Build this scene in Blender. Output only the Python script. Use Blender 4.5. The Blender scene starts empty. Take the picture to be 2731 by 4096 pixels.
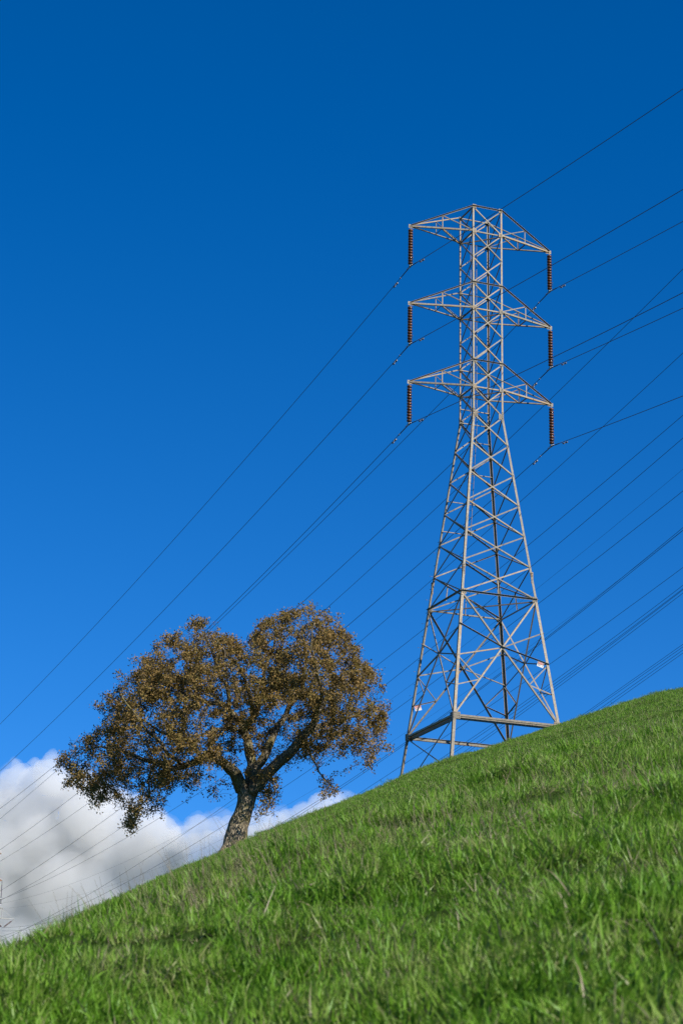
import bpy, math, random
import numpy as np
from mathutils import Vector, Matrix, noise

random.seed(7)
rng = np.random.default_rng(7)
scene = bpy.context.scene
COL = scene.collection
rad = math.radians

# ------------------------------------------------------------------ camera
FPX, PITCH, ROLL = 9000.0, 0.3136944, -0.0171168
camd = bpy.data.cameras.new('camera')
camd.sensor_fit = 'VERTICAL'
camd.sensor_height = 36.0
camd.sensor_width = 24.0
camd.lens = FPX / 4096 * 36
camd.clip_start = 0.05
camd.clip_end = 30000
camd.dof.use_dof = True
camd.dof.focus_distance = 100
camd.dof.aperture_fstop = 11.0
cam = bpy.data.objects.new('camera', camd)
COL.objects.link(cam)
_F = Vector((0, math.cos(PITCH), math.sin(PITCH)))
_U = Vector((0, -math.sin(PITCH), math.cos(PITCH)))
_R = Vector((1, 0, 0))
_r = _R * math.cos(ROLL) - _U * math.sin(ROLL)
_u = _R * math.sin(ROLL) + _U * math.cos(ROLL)
cam.matrix_world = Matrix(((_r.x, _u.x, -_F.x, 0), (_r.y, _u.y, -_F.y, 0), (_r.z, _u.z, -_F.z, 0), (0, 0, 0, 1)))
scene.camera = cam

# ------------------------------------------------------------------ sky, sun, exposure
SUN_AZ, SUN_EL = rad(128), rad(36)
world = bpy.data.worlds.new('World')
scene.world = world
world.use_nodes = True
wn = world.node_tree
wn.nodes.clear()
sky = wn.nodes.new('ShaderNodeTexSky')
sky.sky_type = 'NISHITA'
sky.sun_disc = False
sky.sun_elevation = SUN_EL
sky.sun_rotation = SUN_AZ
sky.altitude = 4500
sky.air_density = 1.0
sky.dust_density = 0.0
sky.ozone_density = 3.0
hs = wn.nodes.new('ShaderNodeHueSaturation')
hs.inputs['Hue'].default_value = 0.506
hs.inputs['Saturation'].default_value = 1.35
hs.inputs['Value'].default_value = 0.71
bg = wn.nodes.new('ShaderNodeBackground')
bg.inputs['Strength'].default_value = 0.15
wo = wn.nodes.new('ShaderNodeOutputWorld')
wn.links.new(sky.outputs[0], hs.inputs['Color'])
wn.links.new(hs.outputs[0], bg.inputs['Color'])
wn.links.new(bg.outputs[0], wo.inputs['Surface'])

sund = bpy.data.lights.new('sun', 'SUN')
sund.energy = 5.0
sund.angle = rad(0.53)
sund.color = (1.0, 0.93, 0.82)
sun = bpy.data.objects.new('sun', sund)
COL.objects.link(sun)
SUNV = Vector((math.sin(SUN_AZ) * math.cos(SUN_EL), math.cos(SUN_AZ) * math.cos(SUN_EL), math.sin(SUN_EL)))
sun.rotation_euler = SUNV.to_track_quat('Z', 'Y').to_euler()
sun.location = SUNV * 300

scene.view_settings.view_transform = 'Standard'
scene.view_settings.look = 'None'
scene.view_settings.exposure = 0.70
scene.view_settings.gamma = 1.0
scene.view_settings.use_curve_mapping = False
scene.render.engine = 'CYCLES'
scene.cycles.use_denoising = True
scene.cycles.denoiser = 'OPENIMAGEDENOISE'
scene.cycles.denoising_prefilter = 'NONE'
scene.cycles.use_adaptive_sampling = False
scene.cycles.max_bounces = 10
scene.cycles.diffuse_bounces = 3
scene.cycles.glossy_bounces = 2
scene.cycles.transmission_bounces = 3
scene.cycles.volume_bounces = 3
scene.cycles.transparent_max_bounces = 6

# ------------------------------------------------------------------ helpers
def at(px, py, Y):
    """point in the world at forward distance Y along the ray of a photograph pixel"""
    a = (px - 1365.5) / FPX
    b = (2048 - py) / FPX
    cr, sr = math.cos(ROLL), math.sin(ROLL)
    X = a * cr + b * sr
    V = -a * sr + b * cr
    ct, st = math.cos(PITCH), math.sin(PITCH)
    d = Vector((X, ct - V * st, st + V * ct))
    return d * (Y / d.y)

def tag(o, label=None, cat=None, group=None, kind=None):
    if label: o['label'] = label
    if cat: o['category'] = cat
    if group: o['group'] = group
    if kind: o['kind'] = kind
    return o

def mesh(name, verts, faces, mat, smooth=False):
    me = bpy.data.meshes.new(name)
    me.from_pydata([tuple(v) for v in verts], [], faces)
    if mat: me.materials.append(mat)
    if smooth:
        me.polygons.foreach_set('use_smooth', [True] * len(me.polygons))
    me.update()
    return me

def link(name, me, parent=None, loc=None, rot=None):
    o = bpy.data.objects.new(name, me)
    COL.objects.link(o)
    if parent: o.parent = parent
    if loc is not None: o.location = loc
    if rot is not None: o.rotation_euler = rot
    return o

def obj(name, verts, faces, mat, parent=None, smooth=False, loc=None):
    return link(name, mesh(name, verts, faces, mat, smooth), parent, loc)

def empty(name, loc, rz=0.0):
    o = bpy.data.objects.new(name, None)
    o.empty_display_size = 0.3
    COL.objects.link(o)
    o.location = loc
    o.rotation_euler = (0, 0, rz)
    return o

def np_mesh(name, V, Fq, mat, smooth=False):
    """fast mesh from numpy: V (n,3), Fq (m,k)"""
    me = bpy.data.meshes.new(name)
    V = np.asarray(V, np.float32); Fq = np.asarray(Fq, np.int32)
    me.vertices.add(len(V)); me.vertices.foreach_set('co', V.ravel())
    m, k = Fq.shape
    me.loops.add(m * k); me.loops.foreach_set('vertex_index', Fq.ravel())
    me.polygons.add(m)
    me.polygons.foreach_set('loop_start', np.arange(0, m * k, k, dtype=np.int32))
    if smooth: me.polygons.foreach_set('use_smooth', np.ones(m, bool))
    if mat: me.materials.append(mat)
    me.update(calc_edges=True)
    me.validate()
    return me

def basis(d, up=Vector((0, 0, 1))):
    d = d.normalized()
    if abs(d.dot(up)) > 0.98: up = Vector((0, 1, 0))
    a = d.cross(up).normalized()
    return a, a.cross(d).normalized()

def tube_geo(pts, radii, n=8, V=None, F=None, cap=True):
    V = [] if V is None else V
    F = [] if F is None else F
    b0 = len(V)
    N = len(pts)
    a = None
    for i, p in enumerate(pts):
        t = (pts[min(i + 1, N - 1)] - pts[max(i - 1, 0)])
        if t.length < 1e-9: t = Vector((0, 0, 1))
        t.normalize()
        if a is None: a, b = basis(t)
        else:
            a = (a - t * a.dot(t))
            if a.length < 1e-6: a, b = basis(t)
            a.normalize(); b = t.cross(a)
        r = radii[i] if hasattr(radii, '__len__') else radii
        for k in range(n):
            q = 2 * math.pi * k / n
            V.append(p + a * (math.cos(q) * r) + b * (math.sin(q) * r))
    for i in range(N - 1):
        for k in range(n):
            k2 = (k + 1) % n
            F.append((b0 + i * n + k, b0 + i * n + k2, b0 + (i + 1) * n + k2, b0 + (i + 1) * n + k))
    if cap:
        F.append(tuple(b0 + k for k in reversed(range(n))))
        F.append(tuple(b0 + (N - 1) * n + k for k in range(n)))
    return V, F

def box_geo(c, hx, hy, hz, ax=None, V=None, F=None):
    V = [] if V is None else V
    F = [] if F is None else F
    ax = ax or (Vector((1, 0, 0)), Vector((0, 1, 0)), Vector((0, 0, 1)))
    b = len(V)
    for sx in (-1, 1):
        for sy in (-1, 1):
            for sz in (-1, 1):
                V.append(c + ax[0] * (sx * hx) + ax[1] * (sy * hy) + ax[2] * (sz * hz))
    for f in ((0, 1, 3, 2), (4, 6, 7, 5), (0, 4, 5, 1), (2, 3, 7, 6), (0, 2, 6, 4), (1, 5, 7, 3)):
        F.append(tuple(b + i for i in f))
    return V, F

def lathe_geo(prof, n=16, V=None, F=None, off=Vector((0, 0, 0))):
    V = [] if V is None else V
    F = [] if F is None else F
    b = len(V)
    for r, z in prof:
        for k in range(n):
            q = 2 * math.pi * k / n
            V.append(off + Vector((math.cos(q) * r, math.sin(q) * r, z)))
    for i in range(len(prof) - 1):
        for k in range(n):
            k2 = (k + 1) % n
            F.append((b + i * n + k, b + i * n + k2, b + (i + 1) * n + k2, b + (i + 1) * n + k))
    F.append(tuple(b + k for k in reversed(range(n))))
    F.append(tuple(b + (len(prof) - 1) * n + k for k in range(n)))
    return V, F

# ------------------------------------------------------------------ materials
def nodes(name):
    m = bpy.data.materials.new(name)
    m.use_nodes = True
    nt = m.node_tree
    nt.nodes.clear()
    out = nt.nodes.new('ShaderNodeOutputMaterial')
    return m, nt, out

def nd(nt, typ, **kw):
    n = nt.nodes.new(typ)
    for k, v in kw.items():
        if k in n.inputs: n.inputs[k].default_value = v
        else: setattr(n, k, v)
    return n

def ramp(nt, stops, fac=None):
    r = nt.nodes.new('ShaderNodeValToRGB')
    e = r.color_ramp.elements
    while len(e) < len(stops): e.new(0.5)
    for i, (p, c) in enumerate(stops):
        e[i].position = p
        e[i].color = (*c, 1) if len(c) == 3 else c
    if fac is not None: nt.links.new(fac, r.inputs['Fac'])
    return r

def mat_plain(name, col, rough=0.6, metal=0.0, spec=0.4):
    m, nt, out = nodes(name)
    b = nd(nt, 'ShaderNodeBsdfPrincipled')
    b.inputs['Base Color'].default_value = (*col, 1)
    b.inputs['Roughness'].default_value = rough
    b.inputs['Metallic'].default_value = metal
    b.inputs['Specular IOR Level'].default_value = spec
    nt.links.new(b.outputs[0], out.inputs['Surface'])
    return m

def mat_steel(name, c0, c1, rust, rust_amt=0.62):
    """weathered galvanised angle iron: dull zinc, warm oxide stains of their own shape"""
    m, nt, out = nodes(name)
    L = nt.links.new
    geo = nd(nt, 'ShaderNodeNewGeometry')
    oi = nd(nt, 'ShaderNodeObjectInfo')
    n1 = nd(nt, 'ShaderNodeTexNoise', Scale=2.2, Detail=6.0, Roughness=0.65)
    L(geo.outputs['Position'], n1.inputs['Vector'])
    n2 = nd(nt, 'ShaderNodeTexNoise', Scale=9.0, Detail=4.0, Roughness=0.7)
    L(geo.outputs['Position'], n2.inputs['Vector'])
    base = ramp(nt, [(0.35, c0), (0.68, c1)], n2.outputs['Fac'])
    add = nd(nt, 'ShaderNodeMath', operation='MULTIPLY_ADD')
    L(oi.outputs['Random'], add.inputs[0]); add.inputs[1].default_value = 0.22
    L(n1.outputs['Fac'], add.inputs[2])
    fac = ramp(nt, [(rust_amt, (0, 0, 0)), (rust_amt + 0.2, (0.75, 0.75, 0.75))], add.outputs[0])
    mx = nd(nt, 'ShaderNodeMix', data_type='RGBA')
    L(fac.outputs['Color'], mx.inputs['Factor'])
    L(base.outputs['Color'], mx.inputs[6])
    mx.inputs[7].default_value = (*rust, 1)
    vr = nd(nt, 'ShaderNodeMapRange'); L(oi.outputs['Random'], vr.inputs['Value'])
    vr.inputs['To Min'].default_value = 0.70; vr.inputs['To Max'].default_value = 1.18
    sc = nd(nt, 'ShaderNodeVectorMath', operation='SCALE')
    L(mx.outputs[2], sc.inputs[0]); L(vr.outputs[0], sc.inputs['Scale'])
    b = nd(nt, 'ShaderNodeBsdfPrincipled')
    L(sc.outputs[0], b.inputs['Base Color'])
    b.inputs['Roughness'].default_value = 0.62
    b.inputs['Metallic'].default_value = 0.15
    b.inputs['Specular IOR Level'].default_value = 0.35
    L(b.outputs[0], out.inputs['Surface'])
    return m

M = {}
M['steel'] = mat_steel('weathered_galvanised_steel', (0.140, 0.128, 0.104), (0.275, 0.248, 0.196), (0.23, 0.14, 0.055))
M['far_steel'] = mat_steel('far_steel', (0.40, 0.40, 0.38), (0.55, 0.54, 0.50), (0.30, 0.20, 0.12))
M['rusty'] = mat_steel('rusty_steel', (0.30, 0.18, 0.11), (0.38, 0.25, 0.16), (0.22, 0.10, 0.05))
M['zinc'] = mat_plain('zinc_fitting', (0.22, 0.22, 0.21), 0.55, 0.2)
M['cap_grey'] = mat_plain('insulator_cap_iron', (0.07, 0.062, 0.055), 0.7, 0.0, 0.2)
M['bolt'] = mat_plain('dark_bolt', (0.06, 0.05, 0.04), 0.6, 0.3)
M['cable'] = mat_plain('weathered_aluminium_cable', (0.045, 0.048, 0.055), 0.55, 0.2, 0.25)
M['weight'] = mat_plain('damper_weight_iron', (0.10, 0.105, 0.115), 0.55, 0.3)
M['sign_white'] = mat_plain('sign_white_enamel', (0.50, 0.49, 0.47), 0.4)
M['sign_red'] = mat_plain('sign_red_paint', (0.36, 0.045, 0.035), 0.45)
M['sign_black'] = mat_plain('sign_black_paint', (0.02, 0.02, 0.022), 0.45)
M['concrete'] = mat_plain('footing_concrete', (0.35, 0.34, 0.31), 0.9)

def mat_porcelain():
    m, nt, out = nodes('brown_glazed_porcelain')
    L = nt.links.new
    oi = nd(nt, 'ShaderNodeObjectInfo')
    r = ramp(nt, [(0.0, (0.075, 0.024, 0.009)), (1.0, (0.12, 0.040, 0.012))], oi.outputs['Random'])
    b = nd(nt, 'ShaderNodeBsdfPrincipled')
    L(r.outputs['Color'], b.inputs['Base Color'])
    b.inputs['Roughness'].default_value = 0.42
    b.inputs['Specular IOR Level'].default_value = 0.45
    b.inputs['Coat Weight'].default_value = 0.2
    b.inputs['Coat Roughness'].default_value = 0.1
    L(b.outputs[0], out.inputs['Surface'])
    return m
M['porcelain'] = mat_porcelain()

def mat_bark(name, g_):
    m, nt, out = nodes(name)
    L = nt.links.new
    tc = nd(nt, 'ShaderNodeTexCoord')
    mp = nd(nt, 'ShaderNodeMapping')
    mp.inputs['Scale'].default_value = (1, 1, 0.22)
    L(tc.outputs['Object'], mp.inputs['Vector'])
    v = nd(nt, 'ShaderNodeTexVoronoi', Scale=17.0, Randomness=1.0)
    v.feature = 'DISTANCE_TO_EDGE'
    dist = nd(nt, 'ShaderNodeTexNoise', Scale=5.0, Detail=3.0)
    L(mp.outputs[0], dist.inputs['Vector'])
    mxv = nd(nt, 'ShaderNodeMix', data_type='RGBA')
    mxv.inputs['Factor'].default_value = 0.12
    L(mp.outputs[0], mxv.inputs[6]); L(dist.outputs['Color'], mxv.inputs[7])
    L(mxv.outputs[2], v.inputs['Vector'])
    n1 = nd(nt, 'ShaderNodeTexNoise', Scale=1.7, Detail=5.0, Roughness=0.6)
    L(tc.outputs['Object'], n1.inputs['Vector'])
    n2 = nd(nt, 'ShaderNodeTexNoise', Scale=24.0, Detail=3.0, Roughness=0.7)
    L(tc.outputs['Object'], n2.inputs['Vector'])
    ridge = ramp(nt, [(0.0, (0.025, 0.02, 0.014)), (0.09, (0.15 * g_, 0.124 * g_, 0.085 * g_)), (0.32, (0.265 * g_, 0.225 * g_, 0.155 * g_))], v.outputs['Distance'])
    moss = ramp(nt, [(0.48, (0, 0, 0)), (0.66, (0.7, 0.7, 0.7))], n1.outputs['Fac'])
    mx = nd(nt, 'ShaderNodeMix', data_type='RGBA')
    L(moss.outputs['Color'], mx.inputs['Factor']); L(ridge.outputs['Color'], mx.inputs[6])
    mx.inputs[7].default_value = (0.17, 0.15, 0.045, 1)
    add = nd(nt, 'ShaderNodeMath', operation='MULTIPLY_ADD')
    L(n2.outputs['Fac'], add.inputs[0]); add.inputs[1].default_value = 0.12; L(v.outputs['Distance'], add.inputs[2])
    bp = nd(nt, 'ShaderNodeBump', Strength=0.9, Distance=0.12)
    L(add.outputs[0], bp.inputs['Height'])
    b = nd(nt, 'ShaderNodeBsdfPrincipled')
    b.inputs['Roughness'].default_value = 0.9
    b.inputs['Specular IOR Level'].default_value = 0.15
    L(mx.outputs[2], b.inputs['Base Color']); L(bp.outputs[0], b.inputs['Normal'])
    L(b.outputs[0], out.inputs['Surface'])
    return m
M['bark'] = mat_bark('shaded_oak_limb_bark', 1.0)  # limb copy, left darker: the shade inside the crown is in its colour
M['lit_trunk_bark'] = mat_bark('lit_oak_trunk_bark', 1.45)  # same bark, lightened: sunlight on the trunk is painted into its colour

def mat_leafy(name, stops, trans=0.3, rough=0.5, spec=0.3, patch_scale=0.6, patch=None, gloss=0.06):
    """leaf or blade: tint attribute per leaf chooses the colour, plus slow patches over the ground"""
    m, nt, out = nodes(name)
    L = nt.links.new
    a = nd(nt, 'ShaderNodeAttribute', attribute_name='tint')
    geo = nd(nt, 'ShaderNodeNewGeometry')
    oi = nd(nt, 'ShaderNodeObjectInfo')
    n = nd(nt, 'ShaderNodeTexNoise', Scale=patch_scale, Detail=4.0, Roughness=0.6)
    L(geo.outputs['Position'], n.inputs['Vector'])
    s1 = nd(nt, 'ShaderNodeMath', operation='MULTIPLY_ADD')
    L(oi.outputs['Random'], s1.inputs[0]); s1.inputs[1].default_value = 0.10; L(a.outputs['Fac'], s1.inputs[2])
    s2 = nd(nt, 'ShaderNodeMath', operation='MULTIPLY_ADD')
    L(n.outputs['Fac'], s2.inputs[0]); s2.inputs[1].default_value = patch if patch is not None else 0.5; L(s1.outputs[0], s2.inputs[2])
    r = ramp(nt, stops, s2.outputs[0])
    d = nd(nt, 'ShaderNodeBsdfDiffuse')
    t = nd(nt, 'ShaderNodeBsdfTranslucent')
    g = nd(nt, 'ShaderNodeBsdfGlossy', Roughness=rough)
    g.inputs['Color'].default_value = (0.9, 0.95, 1.0, 1)
    L(r.outputs['Color'], d.inputs['Color']); L(r.outputs['Color'], t.inputs['Color'])
    m1 = nd(nt, 'ShaderNodeMixShader', Fac=trans)
    L(d.outputs[0], m1.inputs[1]); L(t.outputs[0], m1.inputs[2])
    m2 = nd(nt, 'ShaderNodeMixShader', Fac=gloss)
    L(m1.outputs[0], m2.inputs[1]); L(g.outputs[0], m2.inputs[2])
    L(m2.outputs[0], out.inputs['Surface'])
    return m
# tint + 0.10*random + patch*noise  -> position on the ramp
M['blade'] = mat_leafy('grass_blade', [(0.18, (0.016, 0.052, 0.005)), (0.36, (0.062, 0.168, 0.009)),
                                      (0.56, (0.130, 0.268, 0.024)), (0.72, (0.195, 0.265, 0.064)),
                                      (0.86, (0.225, 0.215, 0.120)), (1.0, (0.280, 0.250, 0.170))],
                      trans=0.27, patch_scale=2.4, patch=0.80, gloss=0.012, rough=0.45)
M['straw'] = mat_leafy('dry_straw', [(0.2, (0.15, 0.12, 0.065)), (0.6, (0.22, 0.175, 0.10)), (1.0, (0.29, 0.24, 0.15))],
                      trans=0.2, patch=0.3, gloss=0.03)
M['leaf'] = mat_leafy('oak_leaf', [(0.10, (0.105, 0.098, 0.024)), (0.40, (0.178, 0.138, 0.044)),
                                  (0.62, (0.225, 0.152, 0.056)), (0.85, (0.265, 0.175, 0.070)), (1.0, (0.300, 0.205, 0.092))],
                     trans=0.22, patch_scale=0.5, patch=0.6, gloss=0.0, rough=0.6)

def mat_ground():
    m, nt, out = nodes('hill_turf_soil')
    L = nt.links.new
    geo = nd(nt, 'ShaderNodeNewGeometry')
    n1 = nd(nt, 'ShaderNodeTexNoise', Scale=0.8, Detail=8.0, Roughness=0.65)
    n2 = nd(nt, 'ShaderNodeTexNoise', Scale=30.0, Detail=4.0, Roughness=0.7)
    L(geo.outputs['Position'], n1.inputs['Vector']); L(geo.outputs['Position'], n2.inputs['Vector'])
    c1 = ramp(nt, [(0.3, (0.030, 0.055, 0.014)), (0.55, (0.050, 0.095, 0.020)), (0.8, (0.085, 0.105, 0.040))], n1.outputs['Fac'])
    c2 = ramp(nt, [(0.3, (0.45, 0.42, 0.38)), (0.7, (1.15, 1.15, 1.1))], n2.outputs['Fac'])
    mx = nd(nt, 'ShaderNodeMix', data_type='RGBA', blend_type='MULTIPLY')
    mx.inputs['Factor'].default_value = 1
    L(c1.outputs['Color'], mx.inputs[6]); L(c2.outputs['Color'], mx.inputs[7])
    bp = nd(nt, 'ShaderNodeBump', Strength=0.8, Distance=0.05)
    L(n2.outputs['Fac'], bp.inputs['Height'])
    b = nd(nt, 'ShaderNodeBsdfDiffuse')
    L(mx.outputs[2], b.inputs['Color']); L(bp.outputs[0], b.inputs['Normal'])
    L(b.outputs[0], out.inputs['Surface'])
    return m
M['ground'] = mat_ground()

# ------------------------------------------------------------------ hill
# hill form: for each bearing (deg from +Y) the slope of the line of sight to the near brow and to the ridge
NEAR = [(-180, -.20), (-90, -.12), (-40, .02), (-14, .085), (-8.34, .1193), (-7.43, .1247), (-6.25, .1333), (-5.29, .139), (-4.05, .1462), (-2.18, .1608),
        (-.79, .1697), (2.31, .188), (4.87, .2064), (6.65, .2154), (8.89, .2223), (14, .237), (40, .26), (90, .12), (180, -.20)]
RIDGE = [(-180, -.16), (-90, -.10), (-40, .00), (-14, .055), (-8.32, .1129), (-7.13, .1254), (-6.26, .1344), (-5.56, .1416), (-4.85, .1479), (-4.06, .1549),
         (-3.82, .1568), (-2.92, .1629), (-2.32, .1688), (-.8, .1813), (.3, .1883), (1.31, .1955), (1.6, .1983), (2.35, .2045), (2.91, .2075),
         (3.99, .2133), (4.42, .2164), (5.32, .2216), (5.75, .2235), (6.14, .2259), (7.22, .2322), (7.97, .2363), (8.92, .2398),
         (14, .258), (40, .30), (90, .12), (180, -.16)]
EYE = 0.80

def _tab(tab):
    g = np.arange(-180, 180.01, 0.25)
    x, y = zip(*tab)
    v = np.interp(g, x, y)
    k = np.exp(-0.5 * (np.arange(-4, 5) / 1.6) ** 2); k /= k.sum()
    vs = np.convolve(np.pad(v, 4, mode='edge'), k, 'valid')
    return g, vs
_gN, _vN = _tab(NEAR)
_gR, _vR = _tab(RIDGE)

def smooth(t):
    t = np.clip(t, 0, 1)
    return t * t * (3 - 2 * t)

def hill(x, y):
    """height of the ground (vectorised)"""
    x = np.asarray(x, float); y = np.asarray(y, float)
    r = np.maximum(np.hypot(x, y), 1e-3)
    ph = np.degrees(np.arctan2(x, y))
    en = np.interp(ph, _gN, _vN); er = np.interp(ph, _gR, _vR)
    rn = np.clip(11 + 0.45 * ph, 6.5, 17)
    er = er - 0.0015
    en = en - 0.055 / rn                                    # the turf stands on this
    R = np.clip(100 + 1.45 * ph, 82, 114)
    z0 = r * en - EYE * (1 - r / rn)                        # near bank, straight
    # between the brow and the ridge (slope of sight line), with a shallow dip behind the brow
    dip = np.minimum(en, er) - 0.010
    t1 = (r - rn) / (1.1 * rn)
    e1 = en + (dip - en) * smooth(t1)
    t2 = np.clip((r - 2.1 * rn) / (R - 2.1 * rn), 0, 1)
    e2 = dip + (er - dip) * (1 - (1 - t2) ** 2.2)
    zm = r * np.where(r < 2.1 * rn, e1, e2)
    z = np.where(r < rn, z0, zm)
    zR = R * er
    q = r - R
    s0 = er * 0.96
    top = zR + s0 * 14 * (1 - np.exp(-np.maximum(q, 0) / 14)) - 0.00075 * np.maximum(q, 0) ** 2
    far = 20.0 + 6 * np.sin(x / 170.0) * np.cos(y / 210.0)
    w = smooth((r - R - 25) / 160)
    back = top * (1 - w) + far * w
    z = np.where(r > R, back, z)
    # small bumps of the turf
    b = 0.045 * np.sin(x * 2.9 + 1.3 * np.sin(y * 1.7)) * np.sin(y * 2.3 + 0.7) + 0.028 * np.sin(x * 6.1 + y * 2.2) * np.sin(y * 5.3 - x)
    b2 = 0.10 * np.sin(x * 0.8 + 0.6 * y) * np.sin(0.43 * y + 1.1 * np.sin(0.3 * x)) + 0.05 * np.sin(1.3 * y + 0.4 * x + 2 * np.sin(.21 * x)) + 0.045 * np.sin(2.7 * x + np.sin(1.9 * y)) * np.sin(1.1 * y + .8 * x)
    near_w = smooth((r - 1.2) / 2.5)
    return z + near_w * (b * (r < 60) + b2 * smooth((r - 14) / 20) * smooth((400 - r) / 200))

def H(x, y):
    return float(hill(np.array([x]), np.array([y]))[0])

def build_ground():
    rr = np.concatenate([[0.02], np.linspace(0.6, 20, 110), np.geomspace(20.4, 130, 150), np.geomspace(132, 6000, 60)])
    ph = np.radians(np.concatenate([np.arange(-180, -24, 4.0), np.arange(-24, 24.01, 0.35), np.arange(28, 180, 4.0)]))
    n, m = len(rr), len(ph)
    Rg, Pg = np.meshgrid(rr, ph, indexing='ij')
    X = Rg * np.sin(Pg); Y = Rg * np.cos(Pg)
    V = np.stack([X, Y, hill(X, Y)], -1).reshape(-1, 3)
    i, j = np.meshgrid(np.arange(n - 1), np.arange(m), indexing='ij')
    j2 = (j + 1) % m
    Fq = np.stack([i * m + j, (i + 1) * m + j, (i + 1) * m + j2, i * m + j2], -1).reshape(-1, 4)
    me = np_mesh('hill', V, Fq, M['ground'], True)
    o = link('hill', me)
    tag(o, 'steep green grassy hillside rising from left to right', kind='structure')
build_ground()

# ------------------------------------------------------------------ lattice tower
YAW = 0.373859
TX, TY = 7.1849, 110.0
AB = Vector((math.cos(YAW), math.sin(YAW), 0))
DD = Vector((-math.sin(YAW), math.cos(YAW), 0))
ZB = 22.0
LEV = [52.589, 51.157, 49.660, 48.190, 46.735, 45.261, 43.790, 42.330, 40.842, 39.205, 37.539, 35.880, 34.224, 32.547, 30.829, 24.244]
ARM = 4.078
def half(z): return 0.863 if z >= 40.842 else 0.863 + (40.842 - z) * 0.1215
SG = {'A': (-1, -1), 'B': (1, -1), 'C': (-1, 1), 'D': (1, 1)}
def cn(k, z):
    w = half(z)
    return Vector((SG[k][0] * w, SG[k][1] * w, z - ZB))
FACES = [('A', 'B', Vector((0, 1, 0))), ('C', 'A', Vector((1, 0, 0))), ('D', 'C', Vector((0, -1, 0))), ('B', 'D', Vector((-1, 0, 0)))]

def angle_iron(name, p, q, u, v, w, t, mat, parent, w2=None):
    """L section bar from p to q; u, v: directions of the two flanges from the heel"""
    d = (q - p).normalized()
    u = (u - d * u.dot(d)).normalized()
    v = (v - d * v.dot(d)); v = (v - u * v.dot(u)).normalized()
    w2 = w2 or w
    prof = [(0, 0), (w, 0), (w, t), (t, t), (t, w2), (0, w2)]
    V = [p + u * a + v * b for a, b in prof] + [q + u * a + v * b for a, b in prof]
    F = [(i, (i + 1) % 6, 6 + (i + 1) % 6, 6 + i) for i in range(6)]
    F += [(3, 2, 1, 0), (5, 4, 3, 0), (6, 7, 8, 9), (6, 9, 10, 11)]
    if d.dot(u.cross(v)) > 0: F = [tuple(reversed(f)) for f in F]
    return obj(name, V, F, mat, parent)

def channel(name, p, q, up, out, h, fl, t, mat, parent):
    """C section bar: web of height h centred on the line, flanges pointing to out"""
    d = (q - p).normalized()
    up = (up - d * up.dot(d)).normalized()
    out = (out - d * out.dot(d)); out = (out - up * out.dot(up)).normalized()
    a = h / 2
    prof = [(-a, 0), (-a, fl), (-a + t, fl), (-a + t, t), (a - t, t), (a - t, fl), (a, fl), (a, 0)]
    V = [p + up * x + out * y for x, y in prof] + [q + up * x + out * y for x, y in prof]
    F = [(i, (i + 1) % 8, 8 + (i + 1) % 8, 8 + i) for i in range(8)]
    F += [(0, 1, 2, 3), (0, 3, 4, 7), (4, 5, 6, 7), (11, 10, 9, 8), (15, 12, 11, 8), (15, 14, 13, 12)]
    return obj(name, V, F, mat, parent)

def plate(name, c, n, a, ha, hb, parent, bolts=((0, 0),), mat=None):
    """gusset plate with its bolt heads"""
    n = n.normalized(); a = (a - n * a.dot(n)).normalized(); b = n.cross(a)
    V, F = box_geo(c, 0.006, ha, hb, (n, a, b))
    o = obj(name, V, F, mat or M['steel'], parent)
    V, F = [], []
    for (x, y) in bolts:
        box_geo(c + a * (x * ha) + b * (y * hb) + n * 0.012, 0.010, 0.014, 0.014, (n, a, b), V, F)
        box_geo(c + a * (x * ha) + b * (y * hb) - n * 0.012, 0.010, 0.014, 0.014, (n, a, b), V, F)
    if V: tag(obj('bolts', V, F, M['bolt'], o), kind='stuff')
    return o

def local(p, root=None):
    """world point -> tower frame"""
    d = Vector(p) - Vector((TX, TY, ZB))
    return Vector((d.dot(AB), d.dot(DD), d.z))
def wld(p):
    return Vector((TX, TY, ZB)) + AB * p.x + DD * p.y + Vector((0, 0, p.z))

tower = empty('transmission_tower', (TX, TY, ZB), YAW)
tag(tower, 'tall steel lattice transmission tower with six crossarms on the green ridge', 'tower')
S = M['steel']
# legs: upper cage length, lower body length, and the leg extension into the ground
FOOT = {}
for k in 'ABCD':
    sx, sy = SG[k]
    zf = 23.0
    for _ in range(30):
        g = wld(cn(k, zf)); zf = H(g.x, g.y)
    FOOT[k] = zf - 0.25
    u, v = Vector((-sx, 0, 0)), Vector((0, -sy, 0))
    angle_iron('leg', cn(k, 40.842), cn(k, 52.66), u, v, 0.092, 0.014, S, tower)
    angle_iron('leg', cn(k, 30.829), cn(k, 40.842), u, v, 0.115, 0.016, S, tower)
    angle_iron('leg', cn(k, 24.244), cn(k, 30.829), u, v, 0.138, 0.018, S, tower)
    angle_iron('leg', cn(k, FOOT[k] - 0.4), cn(k, 24.244), u, v, 0.150, 0.020, S, tower)
    # footing
    c = cn(k, FOOT[k] - 0.35)
    V, F = lathe_geo([(0.34, -0.5), (0.34, 0.30), (0.30, 0.36)], 16, off=c)
    obj('footing', V, F, M['concrete'], tower)
    # splice plates
    for zz in (40.842, 32.0):
        for n_, a_ in ((Vector((0, sy, 0)), Vector((-sx, 0, 0))), (Vector((sx, 0, 0)), Vector((0, -sy, 0)))):
            plate('splice_plate', cn(k, zz) + n_ * 0.009 + a_ * 0.055, n_, Vector((0, 0, 1)), 0.30, 0.052, tower,
                  [(t_, s_) for t_ in (-.8, -.5, -.2, .2, .5, .8) for s_ in (-.45, .45)])

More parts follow.
